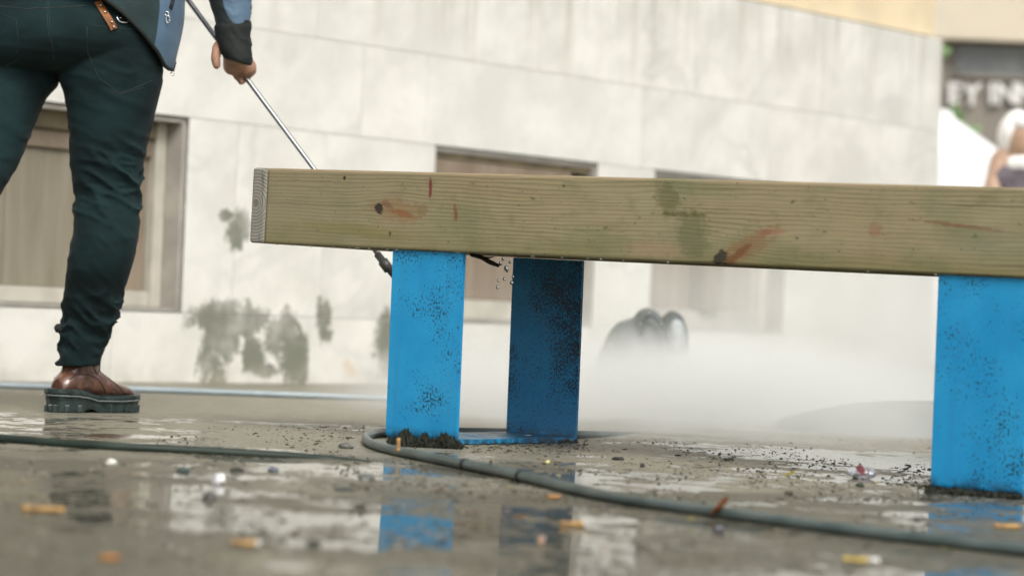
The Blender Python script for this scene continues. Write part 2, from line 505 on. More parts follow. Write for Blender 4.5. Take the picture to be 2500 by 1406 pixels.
def wood_material(name, front=False):
    a = M(name)
    z = a.z; x = a.x
    wobn = a.noise(1.0, 3.0, 0.55, vec=a.vec(x * 1.6, a.y * 3.0, z * 7.0))
    warp = (wobn - 0.5) * 0.030
    knots = []
    if front:
        k1, k2 = on_bench(955, 512), on_bench(1810, 605)
        for (kx, kz), am, sx, sz in ((k1, 0.016, 0.075, 0.03), (k2, -0.016, 0.10, 0.04), (on_bench(2140, 565), 0.008, 0.05, 0.02)):
            g = (((x - kx) / sx).pow(2.0) + ((z - kz) / sz).pow(2.0)) * -1.0
            warp = warp + g.exp() * (z - kz) * (am / 0.016 * -0.55)
    warp = warp + (a.noise(1.0, 2.0, 0.5, vec=a.vec(x * 0.7, 2.0, z * 30.0)) - 0.5) * 0.012 + (a.noise(1.0, 3.0, 0.6, vec=a.vec(x * 7.0, 7.0, z * 20.0)) - 0.5) * 0.006
    ring = ((z + warp + a.y * 0.25) * (2 * math.pi / 0.0079)).sin()
    ring = (ring * 0.5 + 0.5).pow(2.2)
    amp = a.noise(1.0, 3.0, vec=a.vec(x * 2.5, 5.0, z * 22.0)).step(0.32, 0.62)
    c = a.mix(ring * (amp * 0.60 + 0.04), (0.345, 0.292, 0.165), (0.150, 0.124, 0.058))
    fib = a.noise(1.0, 3.0, 0.7, vec=a.vec(x * 9.0, a.y * 40, z * 420.0))
    c = a.mix(fib.step(0.4, 0.75) * 0.30, c, (0.17, 0.145, 0.085))
    green = a.noise(1.0, 4.0, 0.6, vec=a.vec(x * 5.0, 0.0, z * 9.0)).step(0.44, 0.70)
    c = a.mix(green * 0.72, c, (0.165, 0.185, 0.092))
    mot = a.noise(1.0, 5.0, 0.7, vec=a.vec(x * 14.0, a.y * 14, z * 30.0))
    c = a.mix(mot.step(0.50, 0.72) * 0.52, c, (0.15, 0.135, 0.065))
    warm = a.noise(1.0, 3.0, 0.6, vec=a.vec(x * 2.2, 9.0, z * 14.0)).step(0.55, 0.72)
    c = a.mix(warm * 0.55, c, (0.30, 0.215, 0.130))
    c = a.mix(x.step(0.75, 0.15) * 0.40, c, (0.235, 0.200, 0.125))
    low = z.step(ZB + 0.055, ZB)
    c = a.mix(low * 0.55, c, (0.185, 0.165, 0.062))
    crack = a.noise(1.0, 2.0, 0.5, vec=a.vec(x * 1.4, 11.0, (z + warp * 0.6) * 150.0)).step(0.655, 0.70) * a.noise(1.0, 2.0, vec=a.vec(x * 3.0, 21.0, z * 20.0)).step(0.45, 0.6)
    c = a.mix(crack * 0.7, c, (0.06, 0.05, 0.024))
    pale = a.noise(1.0, 4.0, 0.6, vec=a.vec(x * 3.2, 31.0, z * 11.0)).step(0.50, 0.70)
    c = a.mix(pale * 0.35, c, (0.33, 0.30, 0.20))
    spot = a.noise(1.0, 3.0, 0.7, vec=a.vec(x * 55.0, a.y * 55, z * 75.0)).step(0.625, 0.68)
    c = a.mix(spot * 0.65, c, (0.065, 0.068, 0.035))
    rough = 0.55
    if front:
        wob = (a.noise(60.0, 3.0, 0.6) - 0.5) * 2.0 + (a.noise(1.0, 3.0, 0.6, vec=a.vec(x * 60.0, 0.0, z * 420.0)) - 0.5) * 1.8
        def put(c, px, py, rx, rz, ang, col, f, soft=0.35):
            kx, kz = on_bench(px, py); s = 1 / (1215 + (px - 1040) * 0.13)
            return a.mix(ellip(a, x, z, kx, kz, rx * s * 1.2, rz * s, ang, soft, wob) * f, c, col)
        c = put(c, 965, 514, 62, 28, -0.12, (0.27, 0.165, 0.080), 0.6)
        c = put(c, 985, 522, 34, 8, -0.2, (0.25, 0.10, 0.04), 0.75)
        c = put(c, 945, 500, 22, 7, -0.5, (0.16, 0.08, 0.04), 0.6)
        c = put(c, 1028, 512, 14, 16, 0, (0.22, 0.15, 0.07), 0.7)
        c = put(c, 925, 510, 9, 15, 0.35, (0.035, 0.024, 0.018), 0.95, 0.2)
        c = put(c, 1820, 605, 78, 24, 0.50, (0.24, 0.140, 0.065), 0.7)
        c = put(c, 1795, 625, 40, 10, 0.62, (0.17, 0.075, 0.03), 0.85)
        c = put(c, 1872, 568, 18, 9, 0.2, (0.28, 0.13, 0.07), 0.7)
        c = put(c, 1760, 630, 15, 22, -0.4, (0.03, 0.028, 0.022), 0.9, 0.25)
        c = put(c, 2137, 562, 14, 18, 0, (0.28, 0.15, 0.085), 0.6)
        c = put(c, 1900, 568, 16, 8, 0.1, (0.36, 0.20, 0.12), 0.5)
        c = put(c, 2350, 552, 90, 5, -0.08, (0.20, 0.085, 0.045), 0.7)
        c = put(c, 1600, 608, 70, 22, 0.0, (0.42, 0.27, 0.17), 0.40)
        c = put(c, 1630, 485, 26, 40, 0.3, (0.12, 0.115, 0.045), 0.62)
        c = put(c, 1690, 570, 36, 62, 0.25, (0.125, 0.125, 0.055), 0.62)
        c = put(c, 1665, 523, 60, 5, 0.0, (0.10, 0.085, 0.03), 0.7)
        c = put(c, 1150, 545, 45, 60, 0.0, (0.16, 0.17, 0.085), 0.4, 0.7)
        c = put(c, 720, 530, 110, 60, 0.0, (0.25, 0.225, 0.14), 0.4, 0.8)
        c = put(c, 860, 560, 130, 14, -0.05, (0.20, 0.175, 0.05), 0.5, 0.6)
        c = put(c, 1051, 460, 4, 26, 0.05, (0.17, 0.025, 0.03), 0.85)
        c = put(c, 1112, 520, 5, 22, 0.22, (0.19, 0.07, 0.035), 0.75)
        c = put(c, 841, 435, 4, 5, 0, (0.02, 0.018, 0.012), 0.95)
        c = put(c, 2430, 600, 90, 40, 0, (0.24, 0.25, 0.16), 0.45, 0.8)
        c = put(c, 952, 570, 3, 6, 0, (0.05, 0.05, 0.02), 0.9)
        edge = z.step(ZT - 0.010, ZT - 0.003)
        c = a.mix(edge * 0.5 * a.noise(1.0, 3.0, vec=a.vec(x * 6.0, 0.0, 0.0)).step(0.3, 0.6), c, (0.42, 0.30, 0.19))  # sky light on the rounded top edge, painted as a paler strip
    a.set(col=c, rough=rough, spec=0.3)
    a.bump(ring * 0.6 + fib * 0.6, 0.25, 0.0012)
    return a.m

def endgrain_material():
    a = M('grey_end_grain')
    x, z = a.x - 0.014, a.z - (ZB + 0.085)
    r = (x * x * 1.2 + z * z + 0.00002).sqrt() + (a.noise(40.0, 2.0) - 0.5) * 0.003
    ring = (r * (2 * math.pi / 0.0068)).sin() * 0.5 + 0.5
    c = a.mix(ring.pow(1.3) * 0.7, (0.33, 0.315, 0.265), (0.12, 0.115, 0.095))
    chk = a.noise(1.0, 3.0, 0.6, vec=a.vec(x * 90.0, 3.0, z * 12.0)).step(0.60, 0.68)
    c = a.mix(chk * 0.6, c, (0.05, 0.045, 0.035))
    c = a.mix(r.step(0.012, 0.003) * 0.8, c, (0.08, 0.06, 0.04))
    c = a.mix(a.noise(20.0, 4.0).step(0.4, 0.7) * 0.4, c, (0.19, 0.185, 0.16))
    a.set(col=c, rough=0.8); a.bump(ring, 0.4, 0.001)
    return a.m

WOODF, WOOD, ENDG = wood_material('treated_pine_front', True), wood_material('treated_pine'), endgrain_material()
SBW = 0.041
bm = B(SBW + 0.0012, BL - SBW - 0.0012, 0.0, 0.04, ZB, ZT, bev=0.005, seg=3)
obj('front_board', bm, WOODF, BN, smooth=False)
def side_board(x0, x1):
    bm = B(x0, x1, -0.001, BDEP, ZB, ZT, bev=0.006, seg=3)
    bm.normal_update()
    for f in bm.faces:
        f.material_index = 1 if f.normal.y < -0.5 or f.normal.y > 0.5 else 0
    return obj('side_board', bm, [WOOD, ENDG], BN)
side_board(0, SBW); side_board(BL - SBW, BL)
obj('rear_board', B(SBW + 0.001, BL - SBW - 0.001, BDEP - 0.041, BDEP - 0.001, ZB, ZT, bev=0.005, seg=2), WOOD, BN)
nsl = 4; sl0, sl1 = 0.046, BDEP - 0.047
for k in range(nsl):
    y0 = sl0 + (sl1 - sl0) * k / nsl
    obj('seat_slat', B(SBW + 0.004, BL - SBW - 0.004, y0 + 0.003, sl0 + (sl1 - sl0) * (k + 1) / nsl - 0.003, ZT - 0.040, ZT - 0.002, bev=0.004), WOOD, BN)
for xx in (0.30, BL / 2, BL - 0.30):
    obj('cross_batten', B(xx - 0.045, xx + 0.045, 0.041, BDEP - 0.042, ZT - 0.080, ZT - 0.041, bev=0.003), WOOD, BN)

def blue_material():
    a = M('blue_painted_steel')
    patch = a.noise(6.5, 4.0, 0.62)
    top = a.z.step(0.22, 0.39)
    inner = a.y.step(BDEP * 0.5, BDEP * 0.55)                      # the far plate gets more grimy speckle and a darker blue
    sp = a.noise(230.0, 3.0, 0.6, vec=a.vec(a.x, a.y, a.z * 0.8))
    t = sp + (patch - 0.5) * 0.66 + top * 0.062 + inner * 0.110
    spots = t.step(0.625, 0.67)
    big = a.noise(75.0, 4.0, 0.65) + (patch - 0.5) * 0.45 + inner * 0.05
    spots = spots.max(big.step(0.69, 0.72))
    c = a.mix(a.noise(9.0, 3.0).step(0.35, 0.7), (0.012, 0.275, 0.56), (0.020, 0.325, 0.62))
    run = a.noise(1.0, 4.0, 0.6, vec=a.vec(a.x * 45.0, a.y * 45.0, a.z * 2.5))
    c = a.mix(run.step(0.48, 0.75) * 0.30, c, (0.02, 0.19, 0.40))
    c = a.mix(a.noise(3.0, 4.0, 0.65).step(0.5, 0.75) * 0.25, c, (0.05, 0.36, 0.60))
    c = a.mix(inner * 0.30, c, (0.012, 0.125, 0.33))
    chip = (a.noise(28.0, 5.0, 0.7)).step(0.705, 0.72)
    c = a.mix(chip, c, (0.085, 0.035, 0.018))
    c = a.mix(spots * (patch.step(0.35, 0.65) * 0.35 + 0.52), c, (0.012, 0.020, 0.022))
    gr = a.z.step(0.035, 0.0) * a.noise(40.0, 3.0).step(0.35, 0.6)
    c = a.mix(gr * 0.9, c, (0.02, 0.02, 0.014))
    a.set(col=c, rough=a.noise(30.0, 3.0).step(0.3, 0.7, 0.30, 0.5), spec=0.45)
    a.bump(sp + spots * 0.5, 0.15, 0.0006)
    return a.m
BLUE = blue_material()
def bracket(xc, dz):
    """flat steel bent to a U: front plate, foot plate on the paving, rear plate"""
    hw, th, r, f0, f1 = 0.0915, 0.010, 0.014, 0.009, BDEP - 0.016
    prof = []
    def arc(cy_, cz_, a0, a1, rad):
        return [(cy_ + rad * math.cos(a), cz_ + rad * math.sin(a)) for a in np.linspace(a0, a1, 6)]
    outer = [(f0, ZB - 0.001)] + arc(f0 + r, dz + r, math.pi, 1.5 * math.pi, r) + arc(f1 - r, dz + r, 1.5 * math.pi, 2 * math.pi, r) + [(f1, ZB - 0.001)]
    inner = [(f0 + th, ZB - 0.001)] + arc(f0 + r, dz + r, math.pi, 1.5 * math.pi, r - th) + arc(f1 - r, dz + r, 1.5 * math.pi, 2 * math.pi, r - th) + [(f1 - th, ZB - 0.001)]
    bm = bmesh.new(); L = []
    for s in (-1, 1):
        lean = 0.016
        L.append(([bm.verts.new((xc + s * hw - lean * (z - 0.2), y, z)) for y, z in outer], [bm.verts.new((xc + s * hw - lean * (z - 0.2), y, z)) for y, z in inner]))
    (o0, i0), (o1, i1) = L
    for k in range(len(outer) - 1):
        bm.faces.new((o0[k], o0[k + 1], o1[k + 1], o1[k])); bm.faces.new((i0[k + 1], i0[k], i1[k], i1[k + 1]))
        bm.faces.new((o0[k + 1], o0[k], i0[k], i0[k + 1])); bm.faces.new((o1[k], o1[k + 1], i1[k + 1], i1[k]))
    bm.faces.new((o0[0], o1[0], i1[0], i0[0])); bm.faces.new((o1[-1], o0[-1], i0[-1], i1[-1]))
    bmesh.ops.recalc_face_normals(bm, faces=bm.faces)
    es = [e for e in bm.edges if e.is_manifold and e.calc_face_angle() > 1.2]
    bmesh.ops.bevel(bm, geom=es, offset=0.0012, segments=2, affect='EDGES')
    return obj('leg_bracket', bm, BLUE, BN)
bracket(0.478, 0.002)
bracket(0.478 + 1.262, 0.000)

# ------------------------------------------------------------------ the worker
ZP = 7.0
SP = F_PX / ZP
def pp(px, py, dz=0.0): return at(px, py, ZP + dz)
DENIM_D, = [None]
def denim_material():
    a = M('dark_teal_denim', 'Object')
    n = a.noise(5.0, 3.0, 0.6); f = a.noise(1.0, 2.0, 0.7, vec=a.vec(a.x * 700, a.y * 700, a.z * 260))
    c = a.mix(n.step(0.35, 0.65), (0.0045, 0.0115, 0.0120), (0.0100, 0.0270, 0.0285))
    c = a.mix(f.step(0.3, 0.8) * 0.35, c, (0.014, 0.028, 0.030))
    a.set(col=c, rough=0.85, spec=0.15, sheen=0.03); a.bump(f, 0.2, 0.0006)
    return a.m
DENIM = denim_material()
STITCH = simple('grey_stitching', (0.028, 0.038, 0.037), 0.8, 0.2, 90)
NAVY = simple('dark_green_softshell', (0.013, 0.034, 0.036), 0.75, 0.3, 14, 0.2, sheen=0.05)
BLUEG = simple('blue_grey_softshell', (0.085, 0.150, 0.225), 0.75, 0.16, 12, 0.2, sheen=0.1)
BLACKC = simple('black_cuff_fabric', (0.011, 0.014, 0.013), 0.8, 0.35, 40, 0.25)
SKIN = simple('skin', (0.42, 0.235, 0.155), 0.5, 0.2, 45, 0.12, sss=0.05)
METAL = simple('bare_metal', (0.72, 0.72, 0.70), 0.25, 0.1, 40, 0.0, metal=1.0)
HAIR = simple('dark_hair', (0.02, 0.014, 0.01), 0.6, 0.4, 120, 0.5)

WK = empty('person', pp(200, 1008), label='worker seen from behind in dark jeans, jacket and brown boots gripping a spray lance', cat='person')
WK.location = (WK.location.x, WK.location.y, 0.0)
WKI = Matrix.Translation(-WK.location)

def toloc(me): me.transform(WKI); return me

def px_ring(y, xl, xr, dz, dep, n=72, sq=2.15, bumpf=None):
    c = pp((xl + xr) / 2, y, dz); rx = (xr - xl) / 2 / (F_PX / (ZP + dz)); out = []
    for k in range(n):
        th = 2 * math.pi * k / n
        ct, st = math.cos(th), math.sin(th)
        q = (abs(ct) ** sq + abs(st) ** sq) ** (-1 / sq)
        e = bumpf(y, th) if bumpf else 0.0
        out.append(c + _R * (ct * q * (rx + e)) + Vector((0, 1, 0)) * (-st * q * (dep + e)))
    return out

def ridge(v): return 1 - abs(2 * noise.noise(v))
def make_folds(profile, seed):
    ys, am = zip(*profile)
    def f(y, th):
        a = np.interp(y, ys, am)
        if a < 1e-5: return 0.0
        v = Vector((math.cos(th) * 0.9 + seed, math.sin(th) * 0.9, (y - 34 * math.cos(th) - 8 * math.sin(th * 2)) / 34.0))
        w_ = Vector((math.cos(th) * 1.7 + seed, math.sin(th) * 1.7 + 4, (y - 22 * math.cos(th)) / 17.0))
        g = 0.55 + 0.9 * noise.noise(Vector((math.cos(th) * 0.8 + seed, math.sin(th) * 0.8, y / 70.0)))
        return a * max(0.1, g) * ((ridge(v) ** 2.5 - 0.4) + 0.35 * (ridge(w_) ** 2 - 0.45))
    return f

def leg(bm, tab, folds, n):
    rows = catmull(tab, n)
    loft(bm, [px_ring(*r, bumpf=folds) for r in rows])

bm = bmesh.new()
fr = make_folds([(100, .002), (200, .004), (330, .005), (385, .017), (500, .016), (545, .005), (680, .004), (735, .012), (780, .020), (880, .016), (905, .0)], 2.0)
R_LEG = [(60, 140, 380, .01, .125), (130, 140, 396, .0, .13), (200, 147, 396, .0, .125), (230, 157, 389, .0, .118), (280, 165, 377, .0, .110), (340, 170, 363, .0, .102),
         (400, 171, 352, .0, .095), (440, 177, 348, .0, .092), (480, 183, 343, .0, .088), (520, 180, 343, -.01, .086), (560, 181, 340, -.015, .086), (600, 173, 334, -.02, .084),
         (650, 164, 322, -.02, .080), (700, 159, 306, .0, .075), (740, 153, 296, .012, .072), (770, 150, 290, .02, .070), (800, 150, 272, .025, .066), (825, 146, 264, .03, .063),
         (850, 143, 254, .03, .061), (875, 140, 246, .03, .059), (893, 139, 241, .03, .058)]
leg(bm, R_LEG, fr, 230)
fl = make_folds([(100, .003), (260, .005), (420, .007), (560, .006), (700, .003), (780, .009), (905, .0)], 7.0)
L_LEG = [(60, -85, 150, .03, .12), (130, -98, 147, .02, .12), (200, -104, 142, .02, .118), (240, -110, 111, .0, .11), (300, -122, 86, -.02, .104), (350, -136, 66, -.04, .098),
         (400, -152, 44, -.06, .094), (440, -163, 21, -.08, .09), (475, -172, 0, -.09, .088), (520, -182, -22, -.1, .084), (600, -195, -48, -.1, .08), (700, -200, -66, -.09, .074),
         (800, -198, -82, -.08, .066), (860, -196, -92, -.07, .06), (905, -194, -96, -.07, .056)]
leg(bm, L_LEG, fl, 150)
HIP = [(-150, -70, 340, .03, .125), (-90, -82, 352, .02, .13), (0, -98, 372, .0, .14), (60, -102, 388, -.015, .152), (110, -104, 396, -.015, .152), (155, -100, 397, .0, .135), (178, -80, 386, .01, .10)]
fh = make_folds([(-200, .001), (0, .002), (100, .004), (180, .005)], 4.0)
loft(bm, [px_ring(*r, bumpf=fh) for r in catmull(HIP, 60)])
tro_me = remeshed(bm, 0.0040, 1, 0.4)
TBV = BVHTree.FromPolygons([v.co.copy() for v in tro_me.vertices], [tuple(p.vertices) for p in tro_me.polygons])
def on_tro(px, py, lift=0.001, bvh=None):
    d = ray(px, py).normalized()
    h = (bvh or TBV).ray_cast(CAM, d)
    p = h[0] if h[0] is not None else pp(px, py, -0.1)
    return p - d * lift
toloc(tro_me)
TRO = obj_me('trousers', tro_me, DENIM, WK)
def on_person(name, paths, rad, mat, parent=WK, bvh=None, lift=0.0006, seg=6, close=18):
    for pth in paths:
        bm = bmesh.new(); pts = []
        for (x0, y0), (x1, y1) in zip(pth[:-1], pth[1:]):
            n = max(2, int(math.hypot(x1 - x0, y1 - y0) / close))
            pts += [on_tro(x0 + (x1 - x0) * k / n, y0 + (y1 - y0) * k / n, lift, bvh) for k in range(n)]
        pts.append(on_tro(*pth[-1], lift, bvh))
        tube(bm, pts, rad, seg)
        bm.transform(WKI)
        obj(name, bm, mat, parent, smooth=True)
on_person('seam', [[(118, -20), (121, 60), (128, 120), (142, 190)], [(113, -20), (116, 60), (122, 110)]], 0.0007, STITCH, TRO)
on_person('pocket_stitching', [[(2, 34), (40, 48), (44, 100), (40, 150), (0, 168)], [(228, 62), (280, 69), (335, 72)], [(212, 66), (214, 130), (240, 190), (292, 228), (340, 212), (372, 196)], [(270, 218), (292, 232), (350, 214)]], 0.0007, STITCH, TRO)
on_person('waistband', [[(-60, 10), (60, 22), (120, 20), (215, 14)], [(-60, -30), (60, -22), (120, -22), (215, -28)]], 0.0012, STITCH, TRO)
bm = bmesh.new(); blob(bm, pp(143, 801, -0.02), (0.0105, 0.0105, 0.0105), 2, 0.2, 3); bm.transform(WKI)
obj('hem_toggle', bm, BLACKC, WK, smooth=True)

# jacket: shell of the torso, hem sweeping down to the right
JC = [(180, 165, 418, .01, .165), (130, 140, 434, .01, .168), (60, 90, 450, .01, .175), (0, 60, 456, .01, .18), (-150, -60, 462, .01, .19), (-350, -90, 470, .02, .19), (-520, -110, 480, .03, .17), (-600, -80, 460, .04, .14), (-660, 40, 340, .05, .10), (-690, 110, 270, .06, .075)]
jrows = catmull(JC, 120)
jy = [r[0] for r in jrows]
def jac_at(y, th):
    k = np.interp(-y, [-v for v in jy], range(len(jy)))
    r = jrows[int(min(max(k, 0), len(jy) - 1))] if k % 1 < 1e-6 else jrows[int(k)] * (1 - k % 1) + jrows[min(int(k) + 1, len(jy) - 1)] * (k % 1)
    xl, xr = r[1], r[2]
    if y > -150: xl = np.interp(y, [-150, 180], [-90, -40])
    c = pp((xl + xr) / 2, y, r[3]); rx = (xr - xl) / 2 / SP
    e = 0.006 * noise.noise(Vector((math.cos(th) * 1.5, math.sin(th) * 1.5, y / 60.0)))
    return c + _R * math.cos(th) * (rx + e) + Vector((0, 1, 0)) * (-math.sin(th)) * (r[4] + e)
NT, NV = 128, 70
bm = bmesh.new(); cols = []; hem = []
for k in range(NT):
    th = 2 * math.pi * k / NT
    if math.sin(th) > -0.15:                          # towards the camera: diagonal hem
        x = 185 + 240 * math.cos(th)
        yh = -90
        for _ in range(8):
            p = jac_at(yh, th); q = p - CAM
            sx = 1250 + F_PX * q.dot(_R) / q.dot(_F)
            yh = float(np.interp(sx, [-100, 150, 235, 300, 345, 385, 402, 412], [-60, -45, 2, 48, 90, 136, 166, 172]))
    else: yh = 150.0
    hem.append(jac_at(yh, th))
    cols.append([bm.verts.new(jac_at(yh + (-690 - yh) * (v / NV) ** 1.15, th)) for v in range(NV + 1)])
for k in range(NT):
    a_, b_ = cols[k], cols[(k + 1) % NT]
    for v in range(NV):
        f = bm.faces.new((a_[v], b_[v], b_[v + 1], a_[v + 1])); f.smooth = True
        th = 2 * math.pi * (k + .5) / NT
        f.material_index = 1 if (-0.9 < math.sin(th) < 0.60 and math.cos(th) > 0) else 0
bmesh.ops.recalc_face_normals(bm, faces=bm.faces)
JBV = BVHTree.FromBMesh(bm)
bmesh.ops.solidify(bm, geom=bm.faces[:], thickness=0.004)
bm.transform(WKI)
JKT = obj('jacket', bm, [NAVY, BLUEG], WK)
bm = bmesh.new(); tube(bm, hem + hem[:1], 0.0045, 8, cap=False); bm.transform(WKI)
obj('hem_binding', bm, BLACKC, JKT, smooth=True)
on_person('pocket_zip', [[(428, -40), (423, -5), (416, 22)]], 0.0055, BLACKC, JKT, JBV, 0.001)
bm = bmesh.new()
def on_j(px, py, lift=0.004): return on_tro(px, py, lift, JBV)
def ringpull(bm, pts_px, rad, dz):
    tube(bm, [pp(x, y, dz) for x, y in pts_px] , rad, 6)
zd = (on_j(408, 45) - CAM).y - ZP
for cx_, cy_, rx_, ry_ in ((407, 34, 4.5, 5), (410, 48, 4.5, 9)):
    ringpull(bm, [(cx_ + rx_ * math.cos(t), cy_ + ry_ * math.sin(t)) for t in np.linspace(0, 2 * math.pi, 15)], 0.0013, zd - 0.002)
bm.transform(WKI); obj('zip_pull', bm, METAL, JKT, smooth=True)
bm = bmesh.new(); zd2 = -0.06
ringpull(bm, [(413, 172), (417, 177), (420, 180)], 0.0012, zd2); 
ringpull(bm, [(421 + 4 * math.cos(t), 181 + 4.5 * math.sin(t)) for t in np.linspace(0, 2 * math.pi, 13)], 0.0013, zd2)
bm.transform(WKI); obj('zip_end', bm, METAL, JKT, smooth=True)

# right arm
def sleeve_material():
    a = M('two_tone_sleeve'); c_ = pp(592, -60, 0) - WK.location
    u = (a.x - c_.x) / (52 / SP); v_ = (a.z - c_.z).min(0.0) / (124 / SP)
    d_ = (u * u + v_ * v_).sqrt() + (a.noise(25.0, 2.0) - 0.5) * 0.08
    n = a.noise(14.0, 4.0)
    c = a.mix(n.step(0.3, 0.7), (0.075, 0.135, 0.205), (0.105, 0.175, 0.255))
    c = a.mix(d_.step(0.97, 1.03), c, (0.013, 0.022, 0.022))
    a.set(col=c, rough=0.75, sheen=0.08); a.bump(a.noise(60.0, 3.0), .2, .001)
    return a.m
SHO, ELB, WRI = (452, -560, 0.0), (545, -210, -0.06), (570, 118, -0.05)
bm = bmesh.new()
fs = make_folds([(-600, .004), (-250, .009), (-50, .006), (30, .004), (80, .0)], 9.0)
SL = [(-580, 370, 530, .02, .085), (-480, 420, 560, .0, .075), (-350, 455, 590, -.03, .068), (-220, 480, 606, -.06, .064), (-100, 498, 613, -.06, .060), (-30, 505, 615, -.055, .056), (10, 512, 614, -.05, .053), (40, 522, 613, -.05, .050), (68, 529, 611, -.05, .047)]
SL = [(r[0], r[1], r[2], r[3] + .08, r[4]) for r in SL]
loft(bm, [px_ring(*r, n=48, bumpf=fs) for r in catmull(SL, 130)])
bm.transform(WKI); obj('sleeve', bm, sleeve_material(), WK, smooth=True)
bm = bmesh.new()
fcu = make_folds([(40, .003), (90, .004), (160, .002)], 12.0)
def tilt_ring(y, xl, xr, dz, dep, tilt):
    r = px_ring(y, xl, xr, dz, dep, n=48, bumpf=fcu); c = sum(r, Vector()) / len(r)
    return [p + Vector((0, 0, 1)) * ((p - c).dot(_R) * tilt) for p in r]
CU = [(56, 527, 613, -.05, .046, .1), (70, 524, 614, -.05, .049, .0), (92, 525, 613, -.05, .048, -.1), (112, 527, 616, -.05, .047, -.2), (132, 533, 617, -.05, .046, -.25), (150, 545, 614, -.05, .042, -.25), (152, 552, 608, -.05, .034, -.25)]
CU = [(r[0], r[1], r[2], r[3] + .08, r[4], r[5]) for r in CU]
loft(bm, [tilt_ring(*r) for r in catmull(CU, 50)])
bm.transform(WKI); obj('cuff', bm, BLACKC, WK, smooth=True)

# body: one continuous skin under the clothes
bm = bmesh.new()
def P3(x, y, dz): return pp(x, y, dz)
chain(bm, [(P3(150, 60, .01), .12), (P3(175, -200, .01), .125), (P3(185, -450, .02), .13), (P3(190, -620, .04), .075), (P3(195, -690, .05), .058), (P3(200, -760, .055), .056)])
chain(bm, [(P3(40, -520, .05), .07), (P3(200, -560, .03), .09), (P3(400, -530, .05), .066), (P3(500, -400, .05), .05), (P3(546, -215, .02), .042), (P3(572, 60, .03), .034), (P3(577, 110, .03), .029)])
chain(bm, [(P3(40, -520, .05), .066), (P3(-20, -350, .06), .05), (P3(60, -150, .24), .042), (P3(250, -90, .34), .034), (P3(300, -88, .30), .028)])
chain(bm, [(P3(300, -88, .30), .03), (P3(345, -94, .25), .026)])
for q in range(4): chain(bm, [(P3(352, -118 + q * 17, .25), .0098), (P3(372, -120 + q * 17, .225), .0092), (P3(396, -116 + q * 17, .215), .0088), (P3(404, -112 + q * 17, .19), .008)])
chain(bm, [(P3(318, -104, .28), .013), (P3(338, -132, .23), .011), (P3(362, -136, .19), .0095)])
# head, looking to the right and down
HC = P3(215, -860, .07)
blob(bm, HC, (.078, .092, .115), 3)
hf = Vector((.78, .58, -.22)).normalized(); hr = hf.cross(Vector((0, 0, 1))).normalized(); hu = hr.cross(hf)
def hd(f, r, u): return HC + hf * f + hr * r + hu * u
blob(bm, hd(.028, 0, -.065), (.055, .055, .05), 2)
capsule(bm, hd(.085, 0, .01), hd(.106, 0, -.022), .010, .015)
for s in (-1, 1):
    blob(bm, hd(-.005, s * .083, -.01), (.02, .018, .032), 2)
    blob(bm, hd(.082, s * .033, .022), (.016, .016, .007), 2)
capsule(bm, hd(.085, -.02, -.06), hd(.085, .02, -.06), .009, .009)
# legs under the jeans
chain(bm, [(P3(255, 120, 0), .085), (P3(262, 480, 0), .062), (P3(245, 640, -.02), .058), (P3(195, 800, .03), .036), (P3(192, 845, .032), .030)])
chain(bm, [(P3(30, 120, .02), .082), (P3(-80, 480, -.09), .06), (P3(-125, 640, -.09), .055), (P3(-142, 800, -.07), .036), (P3(-145, 850, -.07), .030)])
# right hand closed round the lance
LA, LB = at(380, -105, 7.20), at(957, 668, 7.0)
def lance(px):
    t = (px - 380) / (957 - 380.0); return LA + (LB - LA) * t
LT = (LB - LA).normalized()
gp = lance(592)
vw = ray(592, 172).normalized()
gs = LT.cross(vw).normalized()                    # sideways of the shaft in the picture
if gs.dot(_R) < 0: gs = -gs
def G3(a_, s_, d_): return gp + LT * a_ + gs * s_ + vw * d_
chain(bm, [(P3(577, 108, .03), .029), (G3(-.018, .004, -.016), .027), (G3(.0, .016, -.010), .024)])
chain(bm, [(P3(568, 112, .03), .024), (G3(-.022, -.012, -.012), .020)])
for q in range(4):
    a_ = .018 - q * .0165; L_ = (.9, 1.0, .97, .8)[q]
    chain(bm, [(G3(a_ - .006, .026, -.010), .0100), (G3(a_, .024 * L_, .010), .0094), (G3(a_ + .003, .004, .0185), .0088), (G3(a_ + .004, -.016 * L_, .008), .0082), (G3(a_ + .004, -.0165 * L_, -.004), .0074)])
# thumb hanging outside the grip
chain(bm, [(P3(552, 98, .025), .017), (P3(531, 116, .02), .0125), (P3(526, 143, .018), .0115), (P3(529, 160, .018), .0098)])
body_me = remeshed(bm, 0.0036, 5, 0.45)
toloc(body_me)
obj_me('body', body_me, SKIN, WK)
bm = bmesh.new(); blob(bm, HC + Vector((0, 0, .02)) - hf * .012, (.086, .098, .108), 3, .12, 4)
for f in [f for f in bm.faces if (f.calc_center_median() - HC).dot(hf) > .045 or (f.calc_center_median() - HC).z < -.05]: bm.faces.remove(f)
bm.transform(WKI); obj('hair', bm, HAIR, WK, smooth=True)
# left sleeve
bm = bmesh.new(); chain(bm, [(P3(40, -520, .05), .082), (P3(-20, -350, .06), .066), (P3(60, -150, .24), .056), (P3(240, -91, .34), .045)])
sl_me = remeshed(bm, 0.006, 4); toloc(sl_me); obj_me('sleeve', sl_me, BLUEG, WK)

